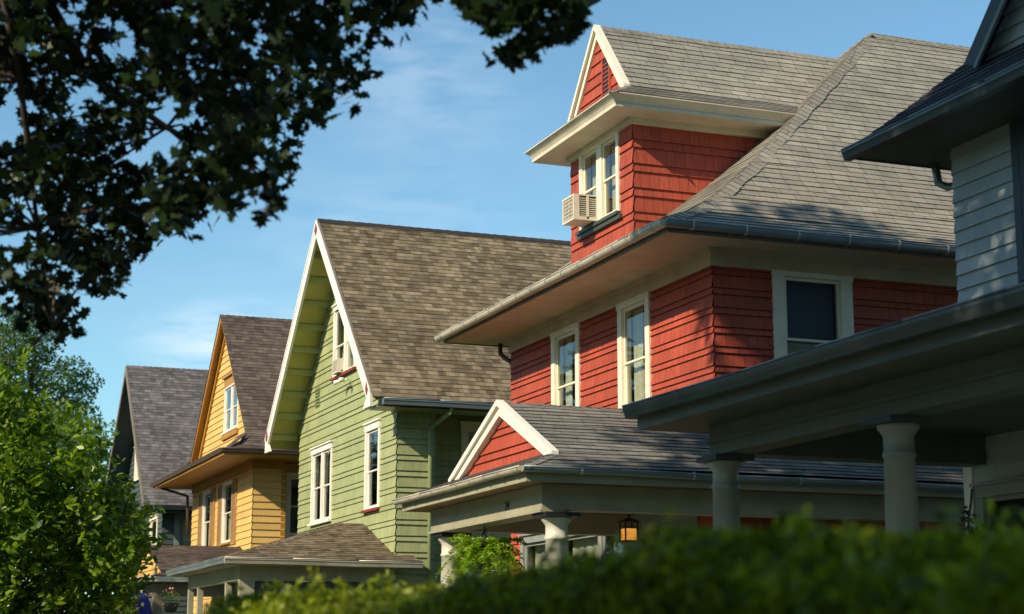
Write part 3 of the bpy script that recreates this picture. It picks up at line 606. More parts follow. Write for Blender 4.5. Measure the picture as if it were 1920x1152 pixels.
for k in range(6): v.obox(FP(11.5), 43.1, 43.48, .02, .05, 6.24 + k * .08, 6.28 + k * .08)
v.build('louver_vent', GPI, gh)
# floodlight under the attic sill
fl = MB(); fl.tube([(11.42, 40.3, 6.5), (11.3, 40.3, 6.44)], .03, 8)
for dy in (-.16, .16): fl.tube([(11.3, 40.3, 6.44), (11.26, 40.3 + dy, 6.46), (11.16, 40.3 + dy * 1.6, 6.42)], [.02, .04, .06], 10)
fl.build('floodlight', WHT, gh)
# ---- porch, hipped
mb = MB(); px0, py0, py1, pz = 7.75, 36.2, 42.3, 2.0; rz, ry = 2.97, 39.0
roof(mb, [(px0, py0, pz), (11.95, py0, pz), (11.5, ry, rz), (10.9, ry, rz)], (1, 0, 0), pat=(.15,))
roof(mb, [(px0, py0, pz), (px0, py1, pz), (10.9, ry + .3, rz), (10.9, ry, rz)], (0, 1, 0), pat=(.15,))
roof(mb, [(px0, py1, pz), (11.5, py1, pz), (11.5, ry + .3, rz), (10.9, ry + .3, rz)], (1, 0, 0), pat=(.15,))
gp = mb.build('porch_roof', RBR, gh)
cm = MB(); capline(cm, (px0, py0, pz), (10.9, ry, rz), (.25, -1, -.3), (-1, .25, -.3), .15, .16); cm.build('ridge_cap', RBR, gp); cm = MB(); capline(cm, (10.9, ry, rz), (11.5, ry, rz), (0, -1, -.3), (-1, 0.2, -.2), .1, .16); cm.build('ridge_cap', RBR, gp)
gutter(gh, (px0 - .05, py0 - .07, pz - .06), (px0 - .05, py1 + .07, pz - .07), (-1, 0, 0), .065, GUT, 2, box=True, straps=False, name='porch_gutter')
gutter(gh, (px0 - .06, py0 - .06, pz - .06), (11.95, py0 - .06, pz - .08), (0, -1, 0), .065, GLT, 2, box=True, straps=False, name='porch_gutter')
MB().box(px0 + .02, 11.5, py0 + .02, py1 - .02, pz - .15, pz - .11).build('porch_ceiling', SOF, gh)
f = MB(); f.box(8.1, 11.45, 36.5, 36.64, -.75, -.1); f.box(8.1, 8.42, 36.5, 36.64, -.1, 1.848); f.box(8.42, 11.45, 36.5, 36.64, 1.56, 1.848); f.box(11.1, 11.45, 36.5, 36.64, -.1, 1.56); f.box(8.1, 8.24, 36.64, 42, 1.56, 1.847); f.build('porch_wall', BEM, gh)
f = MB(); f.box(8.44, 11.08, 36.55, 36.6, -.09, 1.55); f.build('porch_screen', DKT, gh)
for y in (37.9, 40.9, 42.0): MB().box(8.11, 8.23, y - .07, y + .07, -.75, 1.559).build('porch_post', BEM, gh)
MB().box(8, 11.48, 36.45, 42.2, -.95, -.755).build('porch_floor', NTR, gh); MB().box(8.1, 11.4, 36.55, 42.1, -1.65, -.955).build('porch_base', STN, gh)

# =================================================================== YELLOW HOUSE
yh = thing('yellow_house', 'yellow clapboard house with dark brown roof, ochre eaves and tan shutters', 'house', (11.5, 54.9, -1.6), 'houses along the street')
YN, YF, YC = 50.4, 59.3, 54.88
w1 = (56.2, 57.38, 3.3, 5.2); w2 = (53.06, 54.36, 3.42, 5.22)
front(yh, 11.5, rect(YN - .025, YF, -.8, 5.6), (.2,), YEL, [w1, w2]); side(yh, YN, rect(11.5, 12.45, -.8, 5.6), (.2,), YEL)
side(yh, 51.1, rect(12.42, 20, -.8, 5.6), (.2,), YEL, [(12.75, 13.6, 3.5, 5.2)], 'recessed_wall'); MB().box(12.42, 12.449, YN, 51.1, -.8, 5.6).build('return_wall', YTR, yh)
MB().box(12.33, 12.47, YN - .025, YN - .001, -.8, 5.6).build('corner_board', YTR, yh)
side(yh, YF, rect(11.5, 20, -.8, 5.6), (.2,), YEL, sgn=1, name='far_side_wall'); back(yh, 20, YN, YF, -.8, 5.6, YEL); foundation(yh, 11.53, 20, YN + .03, YF - .03); inner(yh, 11.65, 19.9, 51.2, YF - .12, (-.7, 2.3, 5.55))
ex, ey0, ey1, ez = 10.39, 49.24, 60.48, 5.66
MB().box(ex, 21, ey0, ey1, 5.605, 5.64).build('soffit', YTR, yh)
f = MB(); f.box(ex - .03, ex, ey0 - .03, ey1 + .03, 5.58, 5.72); f.box(ex, 21, ey0 - .03, ey0, 5.58, 5.72); f.box(11.45, 11.5, YN - .02, YF + .02, 5.36, 5.604); f.box(11.5, 12.45, YN - .05, YN - .0, 5.36, 5.604); f.build('fascia', YTR, yh)
gutter(yh, (ex - .07, ey0 - .08, 5.72), (ex - .07, ey1 + .08, 5.70), (-1, 0, 0), .055, GBR, 2, box=True, straps=False)
gutter(yh, (ex - .08, ey0 - .07, 5.72), (20.8, ey0 - .07, 5.70), (0, -1, 0), .055, GBR, 2, box=True, straps=False)
mb = MB(); e = .03; gx = 11.42; fy0, fy1 = 50.75, 59.0; fz = 6.42; rz = 10.66
roof(mb, [(ex - e, ey0 - e, 5.73), (ex - e, ey1 + e, 5.73), (gx + .15, fy1, fz - .03), (gx + .15, fy0, fz - .03)], (0, 1, 0), pat=(.16,))
for (ya, yb) in ((ey0 - e, fy0), (ey1 + e, fy1)):
    roof(mb, [(ex - e, ya, 5.735), (gx - .12, yb, fz + .003), (gx + .16, yb, fz - .02)], (0, 1, 0), pat=(.16,))
    ym = ya + (yb - ya) * .55
    roof(mb, [(ex - e, ya, 5.73), (21, ya, 5.73), (21, ym, 6.0), (ex + (gx - ex) * .55, ym, 6.0)], (1, 0, 0), pat=(.16,))
    roof(mb, [(ex + (gx - ex) * .55, ym, 6.0), (21, ym, 6.0), (21, yb, fz), (gx - .12, yb, fz)], (1, 0, 0), pat=(.16,))
    roof(mb, [(gx - .12, yb, fz), (21, yb, fz), (21, YC, rz), (gx - .12, YC, rz)], (1, 0, 0), pat=(.16,))
yr = mb.build('roof', RDB, yh); cm = MB(); capline(cm, (gx - .12, YC, rz), (21, YC, rz), (0, -1, -1), (0, 1, -1), .13, .2); cm.build('ridge_cap', RDB, yr); cm = MB(); capline(cm, (ex, ey0, 5.73), (gx - .14, fy0 - .02, fz), (.2, -1, -.5), (-1, .2, -.5), .12, .16); cm.build('ridge_cap', RDB, yr)
aw = (53.12, 54.98, 6.92, 8.28)
sl = (rz - fz) / (YC - fy0)
front(yh, 11.6, [(fy0 + .15, fz - .12), (fy1 - .15, fz - .12), (YC, rz - .22)], (.2,), YEL, [aw], 'gable_wall')
f = MB()
for s, yb in ((-1, fy0), (1, fy1)):
    f.prism([(gx - .10, yb, fz - .02), (gx - .10, YC, rz - .02), (gx - .10, YC, rz - (.26 if s > 0 else .10)), (gx - .10, yb - s * .06, fz - .06)], (.05, 0, 0))
    f.prism([(gx - .05, yb - s * .05, fz - .02), (gx - .05, YC, rz - .06), (gx - .05, YC, rz - .12), (gx - .05, yb - s * .05, fz - .08)], (.22, 0, 0))
    f.prism([(11.52, yb - s * .05, fz - .1), (11.52, YC, rz - .12), (11.52, YC, rz - (.42 if s > 0 else .2)), (11.52, yb - s * (.3 if s > 0 else .1), fz - .12)], (.05, 0, 0))
f.build('bargeboard', YTR, yh)
window(yh, FP(11.6), *aw, trim=WHT, cw=.07, head=.04, units=2, mull=.1, head_cap=False, curt=[(0, .4, 0, .5)])
MB().obox(FP(11.6), aw[0] - .02, aw[1] + .12, .0, .05, 8.32, 8.62).build('window_head_board', YTR, yh); MB().obox(FP(11.6), aw[0] + .05, aw[1] + .2, .0, .12, 8.621, 8.69).build('window_cap', YTR, yh); MB().obox(FP(11.6), aw[0] - .16, aw[1] + .16, .0, .09, 6.68, 6.83).build('window_ledge', YTR, yh)
window(yh, FP(11.5), *w1, trim=WHT, cw=.05, head=.05, head_cap=False, sill=YTR, curt=[(0, 1, 0, .5)]); window(yh, FP(11.5), *w2, trim=WHT, cw=.05, head=.05, head_cap=False, sill=YTR, curt=[(0, 1, 0, .5)])
for (a, b) in ((55.55, 56.12), (57.45, 58.02), (52.42, 52.98), (54.42, 54.98)):
    m = MB(); m.obox(FP(11.5), a, a + .06, .02, .06, 3.3, 5.25); m.obox(FP(11.5), b - .06, b, .02, .06, 3.3, 5.25); m.obox(FP(11.5), a + .06, b - .06, .02, .058, 5.18, 5.25); m.obox(FP(11.5), a + .06, b - .06, .02, .058, 3.3, 3.38); m.obox(FP(11.5), a + .06, b - .06, .021, .028, 3.38, 5.18)
    for k in range(26): z = 3.4 + k * .068; m.mesh([FP(11.5)(q, n, zz) for q in (a + .06, b - .06) for n, zz in ((.022, z + .05), (.055, z), (.055, z + .012))], [(0, 1, 4, 3), (1, 2, 5, 4)])
    m.build('shutter', YSH, yh)
window(yh, SP(51.1), 12.75, 13.6, 3.5, 5.2, trim=WHT, cw=.14, head=.1)
pipe(yh, [(10.6, 60.2, 5.6), (11.35, 59.5, 5.3), (11.38, 59.45, 4)], .05, GBR)
# ---- porch with a street gable
mb = MB(); c = 51.75; px0, py0, py1, pz = 8.1, 47.9, 55.5, 2.08; gxx = 8.65; z1 = 2.24; rz = 3.16; hy = 3.05
for s, pe in ((-1, py0), (1, py1)):
    yi = c + s * hy
    roof(mb, [(px0, pe, pz), (11.5, pe, pz), (11.5, yi, z1), (gxx, yi, z1)], (1, 0, 0)); roof(mb, [(gxx, yi, z1), (11.5, yi, z1), (11.5, c, rz), (gxx, c, rz)], (1, 0, 0))
roof(mb, [(px0, py0, pz), (px0, py1, pz), (gxx + .1, c + hy, z1), (gxx + .1, c - hy, z1)], (0, 1, 0)); mb.build('porch_roof', RDB, yh)
front(yh, 8.72, [(c - hy + .05, z1 - .05), (c + hy - .05, z1 - .05), (c, rz - .04)], (.2,), YEL, (), 'porch_gable')
gutter(yh, (px0 - .05, py0 - .06, pz - .05), (px0 - .05, py1, pz - .05), (-1, 0, 0), .06, WHT, 2, box=True, straps=False, name='porch_gutter'); gutter(yh, (px0 - .06, py0 - .05, pz - .05), (11.5, py0 - .05, pz - .05), (0, -1, 0), .06, WHT, 2, box=True, straps=False, name='porch_gutter')
MB().box(px0 + .03, 11.5, py0 + .03, py1, pz - .14, pz - .1).build('porch_ceiling', BTR, yh); MB().box(8.4, 8.6, 48.2, 55.2, 1.6, 1.93).box(8.6, 11.4, 48.2, 48.4, 1.6, 1.93).build('porch_beam', BTR, yh)
for y in (48.3, 51.7, 55.1): MB().box(8.38, 8.62, y - .12, y + .12, -.75, 1.599).build('porch_post', BTR, yh)
MB().box(8.2, 11.48, 48, 55.4, -.95, -.75).build('porch_floor', NTR, yh); MB().box(8.3, 11.4, 48.1, 55.3, -1.65, -.955).build('porch_base', STN, yh)

# =================================================================== GREY HOUSE
bh = thing('slate_house', 'slate coloured house with steep grey shingle gable and dark overhang, farthest in the row', 'house', (11.5, 69.6, -1.6), 'houses along the street')
YN, YF, YC = 64.75, 74.5, 69.62; SL = 1.07; RZb = 11.24; gzb = lambda y: RZb - SL * abs(y - YC)
front(bh, 11.5, [(YN, -.8), (YF, -.8), (YF, gzb(YF) - .2), (YC, RZb - .2), (YN, gzb(YN) - .2)], (.2,), SLT, [(65.9, 67.2, 3.2, 5.0), (70.2, 71.2, 6.9, 8.1)])
side(bh, YN, rect(11.5, 20, -.8, 5.6), (.2,), SLT, [(12.1, 13.3, 3.2, 4.95)]); side(bh, YF, rect(11.5, 20, -.8, 5.6), (.3,), SLT, sgn=1, name='far_side_wall'); back(bh, 20, YN, YF, -.8, 5.6, SLT); foundation(bh, 11.53, 20, YN + .03, YF - .03); inner(bh, 11.65, 19.9, YN + .12, YF - .12, (-.7, 2.3, 5.5))
mb = MB(); XO = 10.7; yE = 64.1; yF = 2 * YC - yE
for ye in (yE, yF): roof(mb, [(XO, ye, gzb(ye)), (20.5, ye, gzb(ye)), (20.5, YC, RZb), (XO, YC, RZb)], (1, 0, 0), pat=(.17,))
br_ = mb.build('roof', RGY, bh); cm = MB(); capline(cm, (XO, YC, RZb), (20.4, YC, RZb), (0, -1, -1), (0, 1, -1), .15, .22); cm.build('ridge_cap', RGY, br_)
f = MB()
for ye in (yE, yF): f.prism([(XO - .04, ye, gzb(ye) - .01), (XO - .04, YC, RZb - .01), (XO - .04, YC, RZb - .34), (XO - .04, ye, gzb(ye) - .3)], (.05, 0, 0))
f.build('bargeboard', BTR, bh); f = MB()
for ye in (yE, yF): f.prism([(XO + .01, ye, gzb(ye) - .15), (XO + .01, YC, RZb - .15), (XO + .01, YC, RZb - .19), (XO + .01, ye, gzb(ye) - .19)], (9, 0, 0))
f.build('soffit', DKT, bh)
gutter(bh, (XO + .1, yE - .08, 5.28), (20, yE - .08, 5.26), (0, -1, 0), .08, DKT, 2, box=True, straps=False)
MB().box(XO + .1, 20, yE, YN, 5.1, 5.14).build('eave_soffit', DKT, bh)
window(bh, SP(YN), 12.1, 13.3, 3.2, 4.95, trim=NTR, cw=.2, head=.16, curt=[(0, 1, .0, 1)]); window(bh, FP(11.5), 65.9, 67.2, 3.2, 5.0, trim=WIN, cw=.15, curt=[(0, 1, 0, .5)]); window(bh, FP(11.5), 70.2, 71.2, 6.9, 8.1, trim=WIN, cw=.25, curt=[(0, 1, 0, 1)])

# =================================================================== NEAR GREY HOUSE
nh = thing('pale_grey_house', 'pale grey clapboard house in tree shade with round porch columns, nearest at the right edge', 'house', (11.5, 12.1, -1.6), 'houses along the street')
YN, YF, YC = 8.15, 16.05, 12.1
wa = (12.6, 14.62, 3.9, 5.3); wb = (13.0, 15.75, .3, 1.66)
front(nh, 11.5, rect(YN, YF, -.8, 5.6), (.165,), GRY, [wa, wb]); side(nh, YN, rect(11.5, 20, -.8, 5.6), (.3,), GRY); side(nh, YF, rect(11.5, 20, -.8, 5.6), (.165,), GRY, sgn=1, name='far_side_wall'); back(nh, 20, YN, YF, -.8, 5.6, GRY); foundation(nh, 11.53, 20, YN + .03, YF - .03); inner(nh, 11.65, 19.9, YN + .12, YF - .12, (-.7, 2.3, 5.55))
f = MB(); f.box(11.465, 11.499, 14.84, 14.96, 3.0, 5.58); f.build('window_surround', DKT, nh)
window(nh, FP(11.5), *wa, trim=DKT, cw=.2, head=.3, units=2, head_cap=False); window(nh, FP(11.5), *wb, trim=CCN, cw=.12, head=.12, units=2, curt=[(0, .5, 0, 1)])
MB().box(11.46, 11.495, YF - .12, YF + .03, -.8, 2.05).build('corner_board', WHT, nh)
EX, EY1, EY0 = 10.68, 16.76, 7.4
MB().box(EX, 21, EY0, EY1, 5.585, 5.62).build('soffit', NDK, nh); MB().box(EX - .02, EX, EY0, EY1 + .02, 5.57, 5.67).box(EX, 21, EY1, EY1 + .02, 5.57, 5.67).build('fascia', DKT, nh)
PRn = [(0, 5.68), (.087, 6.12), (.173, 6.61), (.36, 7.68), (1, 11.2)]
hiproof(nh, RDK, (EX - .04, EY0 - .04), (17, YC), (21, EY1 + .04), (19, YC), PRn, pat=(.15,), cap=.12, wob=.003)
gutter(nh, (EX - .085, EY0 - .1, 5.60), (EX - .085, EY1 + .03, 5.61), (-1, 0, 0), .062, DGU, 1.2, box=True, straps=False)
pipe(nh, [(11.7, EY1 - .1, 5.56), (11.72, EY1 - .12, 5.36), (11.78, EY1 - .2, 5.3), (12.0, YF + .1, 5.28), (12.0, YF + .1, 2)], .05, GUT)
# street gable dormer
gxn, yg0, yg1, zg = 11.3, 8.8, 15.42, 6.36; zp = zg + (15.42 - YC) * 1.02
mb = MB()
for ye in (yg0, yg1): roof(mb, [(gxn, ye, zg), (17.5, ye, zg), (17.5, YC, zp), (gxn, YC, zp)], (1, 0, 0))
mb.build('dormer_roof', RDK, nh); f = MB()
for s, ye in ((-1, yg0), (1, yg1)):
    f.prism([(gxn - .04, ye, zg - .01), (gxn - .04, YC, zp - .01), (gxn - .04, YC, zp - .36), (gxn - .04, ye - s * .22, zg - .1)], (.05, 0, 0))
f.build('bargeboard', DKT, nh)
f = MB()
for s, ye in ((-1, yg0), (1, yg1)): f.prism([(gxn - .075, ye - s * .2, zg - .12), (gxn - .075, YC, zp - .33), (gxn - .075, YC, zp - .40), (gxn - .075, ye - s * .25, zg - .14)], (.034, 0, 0))
f.build('bargeboard_lit_edge', NTR, nh)  # pale strip puts the sunlit lower edge into the colour
front(nh, 11.47, [(yg0 + .04, zg - .2), (yg1 - .04, zg - .2), (yg1 - .04, zg - .06), (YC, zp - .06), (yg0 + .04, zg - .06)], (.165,), GRY, (), 'dormer_gable')
# porch
gx, gy, gz_ = 7.78, 16.5, 2.52; bx, by, bz = 8.34, 15.98, 2.0
f = MB(); f.box(bx, bx + .3, 8, by, bz, 2.30); f.box(bx + .3, 11.46, by - .3, by, bz + .002, 2.30); f.box(bx - .025, bx, 8, by + .02, 2.12, 2.16)
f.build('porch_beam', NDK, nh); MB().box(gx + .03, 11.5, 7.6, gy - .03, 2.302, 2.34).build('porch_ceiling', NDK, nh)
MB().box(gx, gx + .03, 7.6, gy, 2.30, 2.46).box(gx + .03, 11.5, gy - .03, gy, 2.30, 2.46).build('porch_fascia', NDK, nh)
mb = MB(); roof(mb, [(gx - .06, 7.5, 2.56), (gx - .06, gy + .05, 2.56), (11.49, 15.0, 3.5), (11.49, 7.5, 3.5)], (0, 1, 0)); roof(mb, [(gx - .06, gy + .05, 2.56), (11.7, gy + .05, 2.56), (11.49, 15.0, 3.5)], (1, 0, 0)); mb.build('porch_roof', RDK, nh)
gutter(nh, (gx - .08, 7.5, 2.47), (gx - .08, gy + .04, 2.48), (-1, 0, 0), .066, DGU, 1.0, box=True, straps=False, name='porch_gutter')
for y in (15.95, 12.82, 9.6): column(nh, 8.5, y, -.75, bz - .001, .145, CCN, DKT)
MB().box(8.1, 11.48, 7.9, 16.1, -.95, -.75).build('porch_floor', NTR, nh); MB().box(8.2, 11.4, 8, 16, -1.65, -.955).build('porch_base', STN, nh)

# =================================================================== THINGS
def ac_unit(label, x0, y0, y1, z0, z1, xw, base):
    t = thing('air_conditioner', label, 'air conditioner', base, 'window air conditioners')
    m = MB(); e = .022
    m.box(x0 + .02, xw, y0, y1, z0, z0 + e); m.box(x0 + .02, xw, y0, y1, z1 - e, z1)
    for y in (y0, y1 - e): m.box(x0 + .02, x0 + .1, y, y + e, z0 + e, z1 - e); m.box(xw - .1, xw, y, y + e, z0 + e, z1 - e); m.box((x0 + xw) / 2 - .02, (x0 + xw) / 2 + .02, y, y + e, z0 + e, z1 - e); m.box(x0 + .1, xw - .1, y, y + e, z0 + e, z0 + .06)
    m.box(x0, x0 + .02, y0, y0 + .03, z0, z1); m.box(x0, x0 + .02, y1 - .03, y1, z0, z1); m.box(x0, x0 + .02, y0 + .03, y1 - .03, z0, z0 + .03); m.box(x0, x0 + .02, y0 + .03, y1 - .03, z1 - .03, z1)
    m.build('cabinet', ACM, t)
    MB().box(x0 + .03, xw - .03, y0 + .03, y1 - .03, z0 + .03, z1 - .03).build('condenser', ACD, t)
    m = MB()
    for k in range(1, 8): y = y0 + (y1 - y0) * k / 8; m.box(x0 + .004, x0 + .012, y - .006, y + .006, z0 + .03, z1 - .03)
    for k in range(1, 7): z = z0 + (z1 - z0) * k / 7; m.box(x0 + .012, x0 + .02, y0 + .03, y1 - .03, z - .006, z + .006)
    for (a, b) in ((x0 + .1, (x0 + xw) / 2 - .02), ((x0 + xw) / 2 + .02, xw - .1)):
        for k in range(9): z = z0 + .075 + k * (z1 - z0 - .11) / 9; m.box(a, b, y0 + .006, y0 + .014, z, z + .012)
    m.build('grille', ACM, t)
ac_unit('beige air conditioner jutting from the red dormer window', 11.04, 25.72, 26.2, 6.99, 7.42, 11.54, (11.3, 25.95, 6.99))
ac_unit('white air conditioner in the attic window of the green house', 11.3, 40.85, 41.34, 6.74, 7.08, 11.54, (11.4, 41.1, 6.74))
# lantern
lx, ly = 10.2, 21.95; t = thing('hanging_lantern', 'lit amber square lantern with black frame hanging under the red house porch ceiling', 'lantern', (lx, ly, 1.5))
MB().tube([(lx, ly, 2.13), (lx, ly, 1.86)], .012, 6).lathe((lx, ly), [(.05, 2.11), (.05, 2.134)], 12).build('hanging_rod', BLK, t)
m = MB(); h = .09; zb, zt = 1.54, 1.79
for a in (-1, 1):
    for b in (-1, 1): m.box(lx + a * h - .009, lx + a * h + .009, ly + b * h - .009, ly + b * h + .009, zb, zt)
for z in (zb - .01, zb + .175):
    m.box(lx - h, lx + h, ly - h - .01, ly - h + .01, z, z + .018); m.box(lx - h, lx + h, ly + h - .01, ly + h + .01, z, z + .018); m.box(lx - h - .01, lx - h + .01, ly - h, ly + h, z + .001, z + .017); m.box(lx + h - .01, lx + h + .01, ly - h, ly + h, z + .001, z + .017)
m.box(lx - .006, lx + .006, ly - h - .006, ly - h + .006, zb + .175, zt)
m.mesh([(lx + a * (h + .045), ly + b * (h + .045), zt) for a, b in ((-1, -1), (1, -1), (1, 1), (-1, 1))] + [(lx + a * .02, ly + b * .02, zt + .065) for a, b in ((-1, -1), (1, -1), (1, 1), (-1, 1))], [(3, 2, 1, 0), (0, 1, 5, 4), (1, 2, 6, 5), (2, 3, 7, 6), (3, 0, 4, 7), (4, 5, 6, 7)])
m.build('frame', BLK, t); MB().box(lx - h + .012, lx + h - .012, ly - h + .012, ly + h - .012, zb + .012, zb + .165).build('glass_panel', AMB, t)

